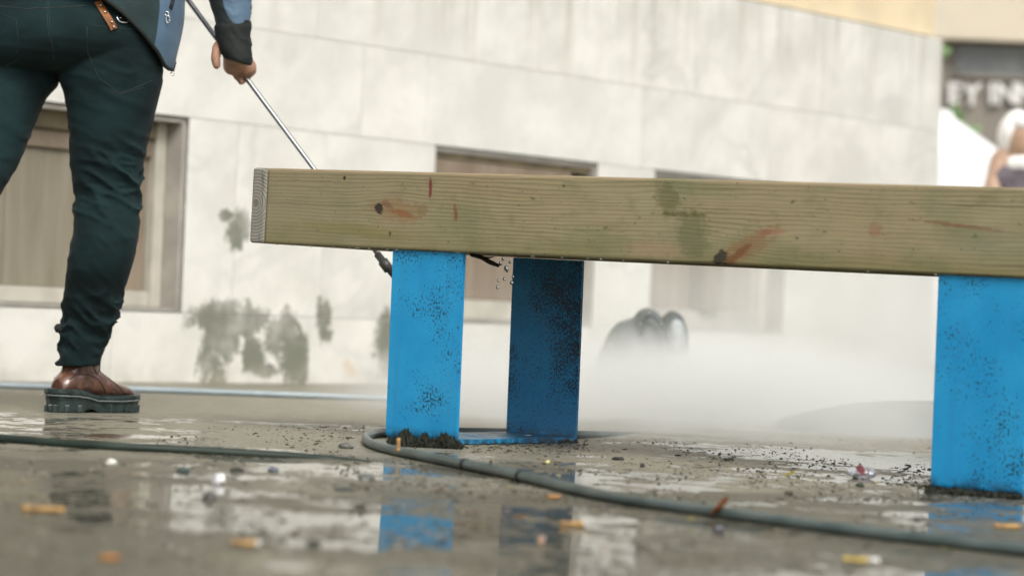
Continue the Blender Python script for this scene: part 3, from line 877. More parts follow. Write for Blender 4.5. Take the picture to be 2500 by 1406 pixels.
# boots
def leather_material():
    a = M('wet_brown_leather')
    n = a.noise(28.0, 4.0, 0.6)
    c = a.mix(n.step(0.35, 0.7), (0.065, 0.027, 0.017), (0.17, 0.075, 0.042))
    c = a.mix(a.noise(60.0, 3.0).step(0.58, 0.72) * 0.5, c, (0.26, 0.19, 0.17))
    a.set(col=c, rough=0.30, coat=0.7, coatr=0.12); a.bump(a.noise(120.0, 4.0), 0.2, 0.0012)
    return a.m
LEATH = leather_material()
SOLE = simple('wet_black_rubber', (0.022, 0.036, 0.034), 0.30, 0.5, 40, 0.3, 0.0015)
ELAS = simple('dark_elastic', (0.03, 0.022, 0.018), 0.7, 0.3, 90)
OUT = [(-.004, .0), (.004, .022), (.03, .035), (.07, .037), (.11, .036), (.16, .041), (.21, .048), (.25, .047), (.28, .036), (.297, .018), (.302, .0)]
def sole_poly(grow=0.0):
    xs_, ws = zip(*OUT); pts = []
    for t in np.linspace(0, 1, 30): pts.append((t, 1))
    res = []
    for x in -0.004 + 0.306 * (0.5 - 0.5 * np.cos(np.linspace(0, math.pi, 34))):
        res.append((x, float(np.interp(x, xs_, ws))))
    up = [(x, w_ + grow + (0.004 if 0.1 < x < 0.26 else 0)) for x, w_ in res]
    dn = [(x, -w_ - grow) for x, w_ in res[::-1]][1:-1]
    return up + dn
def boot(loc, ang, name_lbl=None):
    E = empty('boot', loc, ang)
    E.parent = WK; E.location = Vector(loc) - WK.location; E.scale = (.88, .88, .90)
    bm = bmesh.new()
    # upper
    rows = []
    for x, hw, z0, z1 in ((.014, .022, .045, .085), (.03, .033, .045, .10), (.06, .037, .045, .12), (.10, .036, .045, .13), (.13, .038, .045, .122), (.16, .041, .043, .108), (.20, .046, .042, .087), (.235, .0455, .042, .077), (.265, .040, .042, .069), (.285, .028, .042, .060), (.294, .012, .043, .052)):
        rows.append((x, hw, z0 - .008, z1))
    rings = []
    for x, hw, z0, z1 in catmull(rows, 40):
        rings.append([Vector((x, hw * math.cos(t) * (1 - .18 * max(0, math.sin(t)) ** 2), (z0 + z1) / 2 + (z1 - z0) / 2 * math.sin(t))) for t in np.linspace(0, 2 * math.pi, 28, endpoint=False)])
    loft(bm, rings)
    sh = []
    for z, xc, rx, ry in ((.06, .085, .066, .036), (.09, .092, .066, .037), (.115, .100, .062, .038), (.14, .108, .058, .039), (.165, .112, .057, .040), (.18, .112, .054, .039)):
        sh.append([Vector((xc + rx * math.cos(t), ry * math.sin(t), z + .008 * math.cos(t))) for t in np.linspace(0, 2 * math.pi, 28, endpoint=False)])
    loft(bm, sh)
    me = remeshed(bm, 0.003, 6, 0.5)
    up = obj_me('upper', me, LEATH, E)
    bv = BVHTree.FromPolygons([v.co.copy() for v in me.vertices], [tuple(p.vertices) for p in me.polygons])
    bm = bmesh.new()
    for side in (-1, 1):
        def S(x, z):
            h = bv.ray_cast(Vector((x, side * .2, z)), Vector((0, -side, 0)))
            return (h[0] if h[0] is not None else Vector((x, side * .03, z))) + Vector((0, side * .0008, 0))
        for pth in ([(.135, .160), (.140, .13), (.148, .112), (.165, .098), (.185, .085), (.21, .060), (.235, .047)], [(.03, .085), (.06, .10), (.10, .098), (.13, .085), (.155, .060), (.165, .046)], [(.10, .165), (.108, .13), (.115, .11), (.13, .10), (.148, .112)]):
            pts = []
            for (x0, z0), (x1, z1) in zip(pth[:-1], pth[1:]): pts += [S(x0 + (x1 - x0) * k / 4, z0 + (z1 - z0) * k / 4) for k in range(4)]
            tube(bm, pts, .0012, 6)
    obj('welt_seam', bm, ELAS, up, smooth=True)
    # sole with rising shank, welt and lugs
    bm = bmesh.new(); P = sole_poly(.004); lay = []
    def zs(x, t):
        bot = .0 if (x < .085 or x > .125) else .008
        bot = bot + (.004 if x > .285 else 0)
        topz = float(np.interp(x, [0, .06, .12, .2, .302], [.062, .060, .044, .043, .050]))
        return bot + (topz - bot) * t
    for t, g in ((0, -.003), (.03, .0), (.25, .001), (.5, .002), (.62, .004), (.66, .001), (.74, .004), (.80, .006), (.96, .006), (1.0, .003)):
        lay.append([Vector((x + (g if x > .15 else -g), y + (g if y > 0 else -g), zs(x, t))) for x, y in P])
    loft(bm, lay)
    so = obj('sole', bm, SOLE, E)
    mb = so.modifiers.new('b', 'BEVEL'); mb.width = .0015; mb.segments = 2; mb.limit_method = 'ANGLE'
    for i_ in range(0, len(P), 4):
        x, y = P[i_]
        if .09 < x < .12: continue
        mt = Matrix.Translation((x, y * 1.0, 0)) @ Matrix.Rotation(math.atan2(y, .05 if x > .15 else -.05) * .3, 4, 'Z')
        obj('lug', B(-.0065, .0065, -.006, .006, .001, .020, bev=.002, mtx=mt), SOLE, so)
    bm = bmesh.new()
    tube(bm, [(x + (.006 if x > .15 else -.006), y + (.006 if y > 0 else -.006), zs(x, .70) ) for x, y in P] + [(P[0][0] - .006, .006, zs(P[0][0], .70))], .0022, 6, False)
    obj('welt', bm, simple('grey_wet_welt', (0.16, 0.19, 0.185), 0.25, .2, 60), so, smooth=True)
    return E
hb = ground(127, 1006)
boot((hb.x, hb.y, 0.0), math.radians(54))
boot((-1.44, 6.83, 0.0), math.atan2(.62, .78))

# leather strap and key ring in the back pocket
STRAP = simple('orange_leather', (0.50, 0.20, 0.06), 0.55, 0.25, 40)
bm = bmesh.new(); rows = [(238, 4), (250, 22), (262, 42), (272, 58), (279, 72)]
T1, T2 = [], []
for i_, (x, y) in enumerate(rows):
    T1.append(on_tro(x - 8, y + 3, .006)); T2.append(on_tro(x + 8, y - 3, .006))
for lo_, hi_ in ((0, -.003),):
    vs1 = [bm.verts.new(p) for p in T1]; vs2 = [bm.verts.new(p) for p in T2]
    for k in range(len(rows) - 1): bm.faces.new((vs1[k], vs2[k], vs2[k + 1], vs1[k + 1]))
bmesh.ops.solidify(bm, geom=bm.faces[:], thickness=0.003)
st = obj('tool_strap', bm, STRAP, None, label='orange leather strap with metal studs poking out of the back pocket', cat='strap')
for x, y in ((246, 14), (256, 30), (273, 54), (278, 66)):
    bm = bmesh.new(); blob(bm, on_tro(x, y, .0095), (.0027, .0027, .0027), 2); obj('stud', bm, METAL, st, smooth=True)
bm = bmesh.new()
tube(bm, [on_tro(303 + 17 * math.cos(t), 42 + 14 * math.sin(t), .006) for t in np.linspace(.3, 3.6, 16)], .0018, 6)
tube(bm, [on_tro(292 + 14 * k / 3, 45 - 2 * k, .006) for k in range(4)], .0012, 6)
obj('key_ring', bm, METAL, None, smooth=True, label='bright metal key ring hooked over the jeans pocket', cat='key ring')

# the spray lance
def lance_metal():
    a = M('brushed_lance_steel'); a.set(col=(0.30, 0.31, 0.315), rough=0.34, metal=0.8); return a.m
LN = empty('spray_lance', lance(592), label='thin steel pressure-washer lance held in the worker\'s right hand', cat='lance')
LI = Matrix.Translation(-lance(592))
bm = bmesh.new(); tube(bm, [lance(x) for x in np.linspace(380, 925, 12)], [.0064 - .0014 * k / 11 for k in range(12)], 14); bm.transform(LI); obj('shaft', bm, lance_metal(), LN, smooth=True)
bm = bmesh.new(); tube(bm, [lance(x) for x in (922, 934, 935, 950, 951, 962)], [.009, .009, .0125, .0125, .008, .007], 12); bm.transform(LI)
obj('nozzle', bm, simple('dark_nozzle', (.05, .05, .045), .4), LN, smooth=True)
bm = bmesh.new(); g0 = lance(386)
box(bm, -.02, .02, -.014, .014, -.02, .06, bev=.006, mtx=Matrix.Translation(g0)); box(bm, -.016, .016, -.013, .013, -.12, -.019, bev=.006, mtx=Matrix.Translation(g0) @ Matrix.Rotation(.3, 4, 'Y'))
bm.transform(LI); obj('trigger_grip', bm, BLACKC, LN)

# ------------------------------------------------------------------ hoses on the paving
def hose_material(name, c1, c2, rough=0.35):
    a = M(name); n = a.noise(12.0, 4.0)
    a.set(col=a.mix(n.step(0.35, 0.7), c1, c2), rough=rough, spec=0.5); a.bump(a.noise(90.0, 3.0), .1, .001)
    return a.m
def hose(name, pts, r, mat, n, label, lifts=None, rings=()):
    P = []
    for i_, (x, y) in enumerate(pts):
        P.append(ground(x, y, lifts[i_] if lifts else r))
    T = catmull([tuple(p) for p in P], n)
    bm = bmesh.new(); tube(bm, [Vector(t) for t in T], r, 14)
    h = obj(name, bm, mat, None, smooth=True, label=label, cat='hose')
    for px, ln in rings:
        k = min(range(n), key=lambda q: abs(1250 + F_PX * (Vector(T[q]) - CAM).dot(_R) / (Vector(T[q]) - CAM).dot(_F) - px) + (1e6 if (Vector(T[q]) - CAM).y > 6.15 else 0))
        a_ = Vector(T[k]); d_ = (Vector(T[k + 1]) - Vector(T[k - 1])).normalized()
        bm = bmesh.new(); tube(bm, [a_ - d_ * ln, a_ - d_ * ln * .8, a_ + d_ * ln * .8, a_ + d_ * ln], [r * 1.02, r * 1.18, r * 1.18, r * 1.02], 14)
        obj('coupling', bm, BLACKC, h, smooth=True)
    return h
hose('pressure_hose', [(1640, 1066), (1560, 1064), (1480, 1062), (1400, 1060), (1300, 1057), (1130, 1053), (1000, 1052), (930, 1055), (897, 1064), (900, 1078), (935, 1092), (985, 1104), (1060, 1119), (1140, 1134), (1270, 1162), (1400, 1193), (1500, 1214), (1650, 1236), (1800, 1256), (2100, 1296), (2500, 1342), (2750, 1372), (3000, 1400)],
     .0092, hose_material('grey_green_hose', (.062, .088, .080), (.115, .145, .135)), 420, 'grey-green hose looping from the left blue leg across the puddled foreground', lifts=[-.014, -.008, .002] + [.0092] * 20, rings=((1136, .006), (1272, .005)))
hose('garden_hose', [(-300, 1050), (-100, 1064), (0, 1070), (250, 1088), (500, 1101), (700, 1113), (800, 1122), (880, 1131), (940, 1138)], .0080,
     hose_material('dark_green_hose', (.010, .020, .013), (.022, .040, .026), .6), 160, 'dark green hose half sunk in the wet paving at the left edge', lifts=[.007, .007, .007, .0065, .005, .0025, -.002, -.005, -.0085])
hose('supply_hose', [(-300, 928), (-100, 935), (0, 940), (300, 949), (500, 956), (750, 965), (950, 972), (1130, 978), (1400, 985)], .0088,
     hose_material('pale_blue_hose', (.27, .33, .36), (.36, .42, .445)), 200, 'pale blue-grey hose lying along the foot of the marble wall')

# ------------------------------------------------------------------ grit, moss, litter
def crumbs(name, pts, sizes, mats, flat=.55, label=None, cat=None, parent=None):
    V, Fc, MI = [], [], []
    base = np.array([(1, 0, 0), (-1, 0, 0), (0, 1, 0), (0, -1, 0), (0, 0, 1), (0, 0, -1)], float)
    tri = [(0, 2, 4), (2, 1, 4), (1, 3, 4), (3, 0, 4), (2, 0, 5), (1, 2, 5), (3, 1, 5), (0, 3, 5)]
    for p, s in zip(pts, sizes):
        o = len(V); b = base * rng.uniform(.55, 1.25, (6, 1)) + rng.normal(0, .12, (6, 3))
        an = rng.uniform(0, 6.28); ca, sa = math.cos(an), math.sin(an)
        x = b[:, 0] * ca * rng.uniform(.8, 2.0) - b[:, 1] * sa; y = b[:, 0] * sa * rng.uniform(.8, 1.6) + b[:, 1] * ca
        for k in range(6): V.append((p[0] + x[k] * s, p[1] + y[k] * s, p[2] + b[k, 2] * s * flat + s * .15))
        mi = int(rng.integers(0, len(mats)))
        for t in tri: Fc.append([o + q for q in t]); MI.append(mi)
    me = bpy.data.meshes.new(name); me.from_pydata(V, [], Fc)
    for mm in mats: me.materials.append(mm)
    me.polygons.foreach_set('material_index', MI)
    o = bpy.data.objects.new(name, me); link(o, parent)
    tag(o, label, cat, kind='stuff'); return o
DIRT = [simple('black_grit', (.018, .017, .013), .45, .4, 60), simple('brown_grit', (.055, .042, .025), .5, .4, 60), simple('olive_grit', (.06, .06, .03), .5, .4, 60)]
STONEC = [simple('pale_grit', (.33, .30, .24), .5, .3, 60), simple('grey_grit', (.14, .135, .12), .45, .3, 60)]
pts, sz = [], []
def sprinkle(n, x0, x1, y0, y1, s0, s1, dens=lambda x, y: 1.0):
    k = 0
    while k < n:
        x, y = rng.uniform(x0, x1), rng.uniform(y0, y1)
        if rng.uniform() > dens(x, y): continue
        p = ground(x, y); pts.append(p); sz.append(s0 * (s1 / s0) ** (rng.uniform() ** 2.2)); k += 1
clump = lambda x, y: max(0.04, min(1, .5 + 2.2 * noise.noise(Vector((x / 130, y / 22, 1.3)))))
sprinkle(3600, 820, 2500, 1068, 1230, .0009, .0042, clump)
sprinkle(700, 380, 960, 1040, 1130, .0010, .0045, clump)
sprinkle(900, 0, 2500, 1120, 1406, .0010, .0042, clump)
sprinkle(450, 930, 1440, 1074, 1108, .0012, .0050, clump)
sprinkle(380, 2240, 2500, 1190, 1225, .0012, .0052, clump)
sprinkle(1700, -50, 2550, 1130, 1406, .0013, .0046, clump)
crumbs('grit', pts, sz, DIRT, label='dark wet grit strewn over the paving', cat='grit')
pts, sz = [], []
sprinkle(1300, 860, 2400, 1075, 1240, .0010, .0032, clump); sprinkle(1500, -50, 2550, 1120, 1406, .0012, .0040, clump)
crumbs('sand', pts, sz, STONEC, label='pale gravel specks on the wet paving', cat='gravel')
LEAFM = [simple('ochre_leaf', (.42, .24, .06), .6, .3, 30), simple('yellow_leaf', (.50, .42, .13), .6, .3, 30), simple('brown_leaf', (.13, .075, .035), .6, .3, 30)]
pts, sz = [], []
sprinkle(130, 860, 2480, 1080, 1230, .0018, .0058, clump); sprinkle(130, 0, 2500, 1150, 1400, .002, .005)
crumbs('leaf_litter', pts, sz, LEAFM, .22, label='ochre scraps of leaf scattered over the paving', cat='leaf litter')

MOSSM = [simple('dark_moss', (.007, .009, .004), .8, .4, 60), simple('olive_moss', (.014, .017, .006), .8, .4, 60)]
def moss(px0, px1, py0, py1, n, hmax, label, prof=None):
    V, Fc = [], []
    for k in range(n):
        f = rng.uniform(); px = px0 + (px1 - px0) * f; py = py0 + (py1 - py0) * f + rng.uniform(-4, 9)
        c = ground(px, py); hh = hmax * rng.uniform(.2, 1) * (prof(f) if prof else 1)
        an, r = rng.uniform(0, 6.28), rng.uniform(.001, .0032)
        tip = c + Vector((rng.normal(0, .004), rng.normal(0, .003), hh)); o = len(V)
        V += [tuple(c + Vector((math.cos(an + q) * r, math.sin(an + q) * r, -.001))) for q in (0, 2.1, 4.2)] + [tuple(tip)]
        V += [tuple(c + (tip - c) * .62 + Vector((math.cos(an + 1) * r * 2.2, math.sin(an + 1) * r * 2.2, .001)))]
        Fc += [(o, o + 1, o + 3), (o + 1, o + 2, o + 3), (o + 2, o, o + 3), (o, o + 4, o + 3), (o + 1, o + 4, o + 3)]
    me = bpy.data.meshes.new('moss_clump'); me.from_pydata(V, [], Fc); me.materials.append(MOSSM[0]); me.materials.append(MOSSM[1])
    me.polygons.foreach_set('material_index', [(i_ // 5) % 2 for i_ in range(len(Fc))])
    o = bpy.data.objects.new('moss_clump', me); link(o); tag(o, label, 'moss'); return o
moss(950, 1125, 1080, 1088, 2200, .034, 'dark spiky moss heaped along the foot of the left front blue leg', lambda f: .25 + .75 * max(math.exp(-((f - .22) / .07) ** 2), .8 * math.exp(-((f - .5) / .05) ** 2), .8 * math.exp(-((f - .78) / .12) ** 2)))
moss(1236, 1408, 1072, 1073, 600, .012, 'thin dark moss at the foot of the shaded inner blue leg')
moss(2262, 2492, 1196, 1212, 700, .009, 'thin line of black moss under the right-hand blue leg')

PAPER = simple('wet_white_paper', (.72, .70, .66), .6, .1, 60)
FILT = simple('cigarette_cork_filter', (.40, .24, .085), .7, .35, 120)
FILT2 = simple('yellow_cork_filter', (.50, .37, .10), .7, .3, 120)
def butt(px, py, ln, ang, label, paper=.0, mat=FILT, upright=False, lift=.0):
    p = ground(px, py, .0038 + lift); r = .0037
    e = empty('cigarette_butt', p, ang, label=label, cat='cigarette butt', group='cigarette butts on the paving')
    ax = Vector((0, 0, 1)) if upright else Vector((1, 0, 0)); o = Vector((0, 0, -.003)) if upright else -ax * ln / 2
    rr = lambda k: r * (1 + .10 * math.sin(k * 2.1))
    m1 = ln * (1 - paper)
    bm = bmesh.new(); tube(bm, [o + ax * m1 * k / 8 + Vector((0, .0004 * math.sin(k * 1.3), 0)) for k in range(9)], [rr(k) for k in range(9)], 12)
    obj('filter', bm, mat, e, smooth=True)
    if paper:
        bm = bmesh.new(); tube(bm, [o + ax * (m1 + .0003), o + ax * ln * .97, o + ax * ln], [r * 1.03, r * 1.0, r * .7], 12); obj('paper_end', bm, PAPER, e, smooth=True)
butt(972, 1097, .024, .2, 'orange cigarette butt standing upright beside the hose at the left blue leg', mat=FILT, upright=True, lift=.012)
butt(600, 1325, .034, .1, 'blurred orange cigarette butt lying alone in the near left puddle', .15)
butt(2103, 1366, .046, -.15, 'yellow cigarette butt with a white paper end, front right', .32, FILT2)
butt(1400, 1278, .036, .25, 'orange cigarette butt below the hose in front of the shaded leg', .1)
butt(1322, 1318, .030, 1.5, 'pale pinkish cigarette butt pointing at the camera, front centre', .3, simple('pink_filter', (.55, .33, .22), .6))
butt(105, 1242, .058, -.10, 'long orange stub lying at the far left foreground')
butt(268, 1360, .022, .5, 'short brown-orange butt at the lower left beside the dark reflection', mat=simple('brown_filter', (.36, .16, .04), .6))
butt(2460, 1284, .04, .15, 'orange butt lying in the blue reflection of the right leg')
butt(1352, 1212, .022, .3, 'small brown butt touching the hose near the middle', mat=simple('umber_filter', (.33, .17, .06), .6))

def leaf(px, py, ln, wd, ang, pitch, col, label, lift=.006, name='fallen_leaf'):
    p = ground(px, py, lift); bm = bmesh.new(); n = 9; L, R_, Mv = [], [], []
    for k in range(n):
        t = k / (n - 1); w_ = wd * math.sin(math.pi * min(1, t * .96 + .03)) ** .8
        cz = .25 * ln * t * t * pitch + .08 * wd * math.sin(t * 9)
        x = (t - .5) * ln
        L.append(bm.verts.new((x, w_ / 2, cz + w_ * .25))); Mv.append(bm.verts.new((x, 0, cz))); R_.append(bm.verts.new((x, -w_ / 2, cz + w_ * .2)))
    for k in range(n - 1):
        bm.faces.new((L[k], Mv[k], Mv[k + 1], L[k + 1])); bm.faces.new((Mv[k], R_[k], R_[k + 1], Mv[k + 1]))
    bmesh.ops.solidify(bm, geom=bm.faces[:], thickness=.0005)
    o = obj(name, bm, simple('leaf_' + name, col, .55, .35, 60), None, label=label, cat='leaf', group='fallen leaves and scraps')
    o.location = p; o.rotation_euler = (rng.uniform(-.2, .2), -.5 * pitch, ang)
leaf(1762, 1242, .050, .018, -.95, .9, (.52, .20, .06), 'curled orange leaf draped over the grey-green hose', .016)
leaf(1690, 1268, .016, .010, .4, .5, (.50, .46, .16), 'pale yellow leaf scrap just below the hose, left of the orange leaf')
leaf(1240, 1246, .012, .009, .9, .3, (.62, .45, .48), 'small pinkish petal scrap under the bend of the hose')
leaf(1270, 1262, .030, .010, -.3, .2, (.46, .27, .06), 'ochre leaf strip in the dark reflection of the inner leg')
leaf(1025, 1168, .020, .012, .2, .3, (.60, .56, .42), 'pale leaf scrap in the blue reflection of the left leg')
leaf(1075, 1195, .018, .010, -.4, .3, (.46, .25, .10), 'brown leaf scrap at the edge of the left leg reflection')
leaf(1930, 1158, .030, .010, .5, .5, (.50, .42, .08), 'yellow leaf curled on the grit right of centre')
leaf(2140, 1180, .018, .008, -.2, .4, (.40, .36, .08), 'olive-yellow leaf scrap below the crumpled wrapper')
leaf(1720, 1142, .058, .007, .12, .1, (.15, .075, .03), 'long brown stalk lying flat on the pale grit')

def stone(px, py, rx, ry, rz, col, label, rough=.45, seed=1, name='pebble', cat='stone'):
    p = ground(px, py, rz * .4); bm = bmesh.new(); blob(bm, (0, 0, 0), (rx * .8, ry * .8, rz * .75), 2, .55, seed)
    o = obj(name, bm, simple('stone_%d' % seed, col, rough, .35, 60, .4, .002), None, smooth=False, label=label, cat=cat, group='stones on the paving')
    o.location = p
for a_ in ((845, 1090, .017, .012, .009, (.13, .13, .115), 'grey pebble left of the hose loop', .4, 2), (1508, 1120, .015, .010, .0055, (.022, .022, .02), 'flat black stone on the grit under the bench middle', .4, 3),
           (1780, 1121, .012, .009, .0055, (.05, .05, .045), 'dark grey chip on the smooth paving left of the wrapper', .4, 4), (272, 1128, .012, .010, .008, (.74, .74, .66), 'small bright white pebble near the green hose', .5, 5),
           (535, 1172, .013, .012, .013, (.76, .76, .78), 'rounded white pebble shining in the left foreground', .4, 6), (512, 1212, .014, .011, .009, (.05, .05, .043), 'dark pebble below the rounded white one', .4, 7),
           (765, 1328, .010, .010, .008, (.045, .045, .035), 'dark pebble in the bright near puddle', .4, 8), (880, 1238, .010, .009, .008, (.06, .06, .05), 'dark pebble left of the blue leg reflection', .4, 9),
           (668, 1147, .012, .009, .007, (.12, .135, .155), 'blue-grey pebble in the left middle ground', .4, 10), (448, 1148, .014, .010, .006, (.05, .075, .07), 'dark greenish pebble left of the white pebbles', .4, 12),
           (580, 1148, .016, .010, .006, (.05, .055, .045), 'black pebble behind the rounded white pebble', .4, 13), (840, 1195, .022, .012, .006, (.07, .075, .065), 'flat dark stone left of the left leg reflection', .4, 14),
           (895, 1166, .018, .012, .010, (.12, .13, .115), 'mossy grey pebble below the hose loop', .4, 15), (1755, 1292, .011, .010, .009, (.09, .09, .10), 'grey pebble below the orange leaf', .4, 16),
           (2100, 1184, .010, .008, .007, (.035, .045, .028), 'dark green stone under the wrapper', .4, 17), (1925, 1204, .009, .008, .006, (.05, .04, .028), 'brown grit stone between hose and wrapper', .4, 18),
           (1568, 1137, .006, .006, .006, (.03, .03, .028), 'tiny black stone right of the inner leg', .4, 19), (1337, 1127, .006, .005, .005, (.55, .53, .22), 'tiny yellow stone in front of the inner leg', .5, 20)):
    stone(*a_[:7], a_[7] if False else a_[6], a_[7], a_[8]) if False else stone(a_[0], a_[1], a_[2], a_[3], a_[4], a_[5], a_[6], a_[7], a_[8])
p = ground(1289, 1070, .0)
bm = B(-.007, .007, -.006, .006, 0, .013, bev=.003, seg=3)
o = obj('paper_cup_lid', bm, PAPER, None, label='small white cube of plastic at the foot of the inner blue leg', cat='litter'); o.location = ground(1289, 1076) ; o.name = 'plastic_block'

# crumpled wrapper
def foil_material():
    a = M('printed_foil_wrapper'); n = a.noise(30.0, 2.0)
    c = a.mix(n.step(.45, .55), (.70, .70, .72), (.36, .36, .38)); c = a.mix(ellip(a, a.x, a.z, -.006, .012, .007, .016, .5, .3), c, (.24, .07, .08))
    a.set(col=c, rough=.3, metal=.3); return a.m
bm = bmesh.new(); blob(bm, (0, 0, 0), (.025, .016, .014), 3, .35, 31)
for v in bm.verts: v.co.z = max(v.co.z, -.010); v.co += Vector((noise.noise(v.co * 120), noise.noise(v.co * 120 + Vector((9, 0, 0))), noise.noise(v.co * 120 + Vector((0, 9, 0))))) * .004
o = obj('crumpled_wrapper', bm, foil_material(), None, label='crumpled silver and red wrapper lying near the right leg', cat='wrapper'); o.location = ground(2105, 1156, .009)

# twig stuck under the bench, drops falling from it
bm = bmesh.new(); tw = [at(1150, 622, 6.30), at(1175, 628, 6.29), at(1196, 640, 6.28), at(1218, 649, 6.27)]
tube(bm, tw, [.004, .0048, .0052, .0035], 8); tube(bm, [tw[1], at(1195, 629, 6.30), at(1205, 627, 6.31)], [.003, .002, .001], 6)
obj('twig', bm, simple('wet_bark', (.05, .03, .018), .6, .4, 90, .4), None, smooth=True, label='short wet brown twig wedged under the bench board', cat='twig')
def water_material():
    a = M('water_drop'); a.set(col=(1, 1, 1), rough=.0, trans=1.0, ior=1.33); return a.m
WATER = water_material()
for k, (x, y, r) in enumerate(((1222, 643, .0032), (1236, 655, .0040), (1238, 660, .0028), (1231, 681, .0026), (1249, 690, .0030), (1217, 685, .0024), (1215, 701, .0028), (1252, 676, .0022), (1228, 632, .0026), (1245, 640, .0024))):
    bm = bmesh.new(); r *= 1.3; blob(bm, (0, 0, 0), (r, r, r * 1.15), 2); o = obj('water_drop', bm, WATER, None, smooth=True, label='clear water drop falling beside the twig between the two legs', cat='water drop', group='water drops falling from the bench'); o.location = at(x, y, 6.26)
for k in range(22):
    x = rng.choice([rng.uniform(.52, 1.05), rng.uniform(.05, .42), rng.uniform(.6, 2.0)]); r = rng.uniform(.0016, .0036)
    bm = bmesh.new(); blob(bm, (x, rng.uniform(.004, .03), ZB - r * .3), (r * 1.2, r, r * 1.25), 1); obj('clinging_drop', bm, WATER, BN, smooth=True)

# ------------------------------------------------------------------ by the wall: grey rounded standpipe hood
GREYH = simple('wet_grey_metal', (.105, .118, .112), .6, .3, 12)
PALEG = simple('pale_wet_metal', (.36, .39, .39), .5, .2, 12)
c0 = at(1584, 988, 9.5); c0.z = 0
SH = empty('pipe_hood', c0, label='grey double-lobed pipe hood at the wall foot behind the spray', cat='pipe hood')
sh_s = 9.2 / F_PX
bm = bmesh.new(); blob(bm, (-50 * sh_s, 0, .125), (78 * sh_s, .12, .145), 3, .12, 3); blob(bm, (-10 * sh_s, .0, .17), (60 * sh_s, .10, .135), 3, .06, 5)
blob(bm, (-95 * sh_s, .03, .09), (45 * sh_s, .09, .11), 3, .1, 8); hm = remeshed(bm, .008, 6); obj_me('left_lobe', hm, GREYH, SH)
bm = bmesh.new(); blob(bm, (52 * sh_s, .02, .13), (50 * sh_s, .12, .165), 3, .08, 6); obj('right_lobe', bm, GREYH, SH, smooth=True)
bm = bmesh.new(); tube(bm, [((-30 + 85 * (1 - math.cos(t)) * .5) * sh_s, -.11 + .02 * math.cos(t), .30 * math.sin(t * .62 + .9) - .02) for t in np.linspace(0, 2.6, 14)], .006, 10)
obj('arched_pipe', bm, simple('dark_wet_pipe', (.09, .10, .10), .5), SH, smooth=True)
bm = bmesh.new(); blob(bm, (60 * sh_s, -.035, .215), (26 * sh_s, .07, .055), 3, .1, 9); obj('lobe_highlight', bm, PALEG, SH, smooth=True)  # highlight on top of the right lobe, put in as a paler blob

# added grey mound in place of wet paving seen through a gap in the spray
bm = bmesh.new(); blob(bm, (0, 0, 0), (.46, .36, .092), 4, .06, 12)
mo = obj('stand_in_mound', bm, simple('wet_pale_concrete', (.27, .29, .27), .5, .15, 6), None, smooth=True, label='low grey mound standing in for bare wet paving in a spray gap just left of the right blue leg', cat='mound')
mo.location = at(2330, 1060, 7.9); mo.location.z = -.004

# ------------------------------------------------------------------ beyond the corner
FY = 26.0
def far(px, py, Y=FY): return at(px, py, Y)
SHOP = empty('shop_building', (far(2500, 700).x, FY, 0), label='taupe shop front with white letters and a beige fascia, far right', cat='building')
TP = simple('taupe_render', (.235, .213, .18), .8, .12, 3, .1); FASC = simple('beige_fascia', (.62, .55, .43), .8, .05, 2, .05); GLASS = simple('grey_shop_glass', (.14, .15, .15), .15, .3, 2, 0)
obj('wall', B(-2.4, 5, 0, 4, 0, 6), TP, SHOP)
zf = far(2400, 100, 25.8).z
obj('fascia', B(-2.4, 5, -.22, -.002, zf, zf + 2.2, bev=.01), FASC, SHOP)
z0_, z1_ = far(2400, 182).z, far(2400, 112).z
x0_ = far(2330, 150).x - SHOP.location.x
wn = obj('window', B(x0_, x0_ + 2.2, -.03, -.003, z0_, z1_), GLASS, SHOP)
obj('frame', B(x0_ - .03, x0_ + 2.23, -.05, -.031, z0_ - .035, z0_ - .002), TP, wn)
LETM = simple('white_letter_paint', (.74, .73, .70), .5, .04, 3, 0)
def letter(ch, pxc, pyb, hpx):
    cu = bpy.data.curves.new('t', 'FONT'); cu.body = ch; cu.size = 1.0; cu.extrude = .06; cu.offset = .03; cu.align_x = 'CENTER'
    t = bpy.data.objects.new('t', cu); C.objects.link(t)
    dg = bpy.context.evaluated_depsgraph_get(); dg.update()
    me = bpy.data.meshes.new_from_object(t.evaluated_get(dg)); bpy.data.objects.remove(t)
    s = hpx / (F_PX / FY) / .70
    p = far(pxc, pyb, FY - .05)
    me.transform(Matrix.Rotation(math.pi / 2, 4, 'X')); me.transform(Matrix.Scale(s, 4)); me.transform(Matrix.Rotation(-.03, 4, 'Y'))
    o = obj_me('sign_letter', me, LETM, SHOP); o.location = (p.x - SHOP.location.x, -.05, p.z)
for ch, x, y in (('N', 2268, 254), ('E', 2330, 256), ('Y', 2372, 258), ('I', 2421, 256), ('N', 2457, 256), ('N', 2508, 257)): letter(ch, x, y - 3, 50)

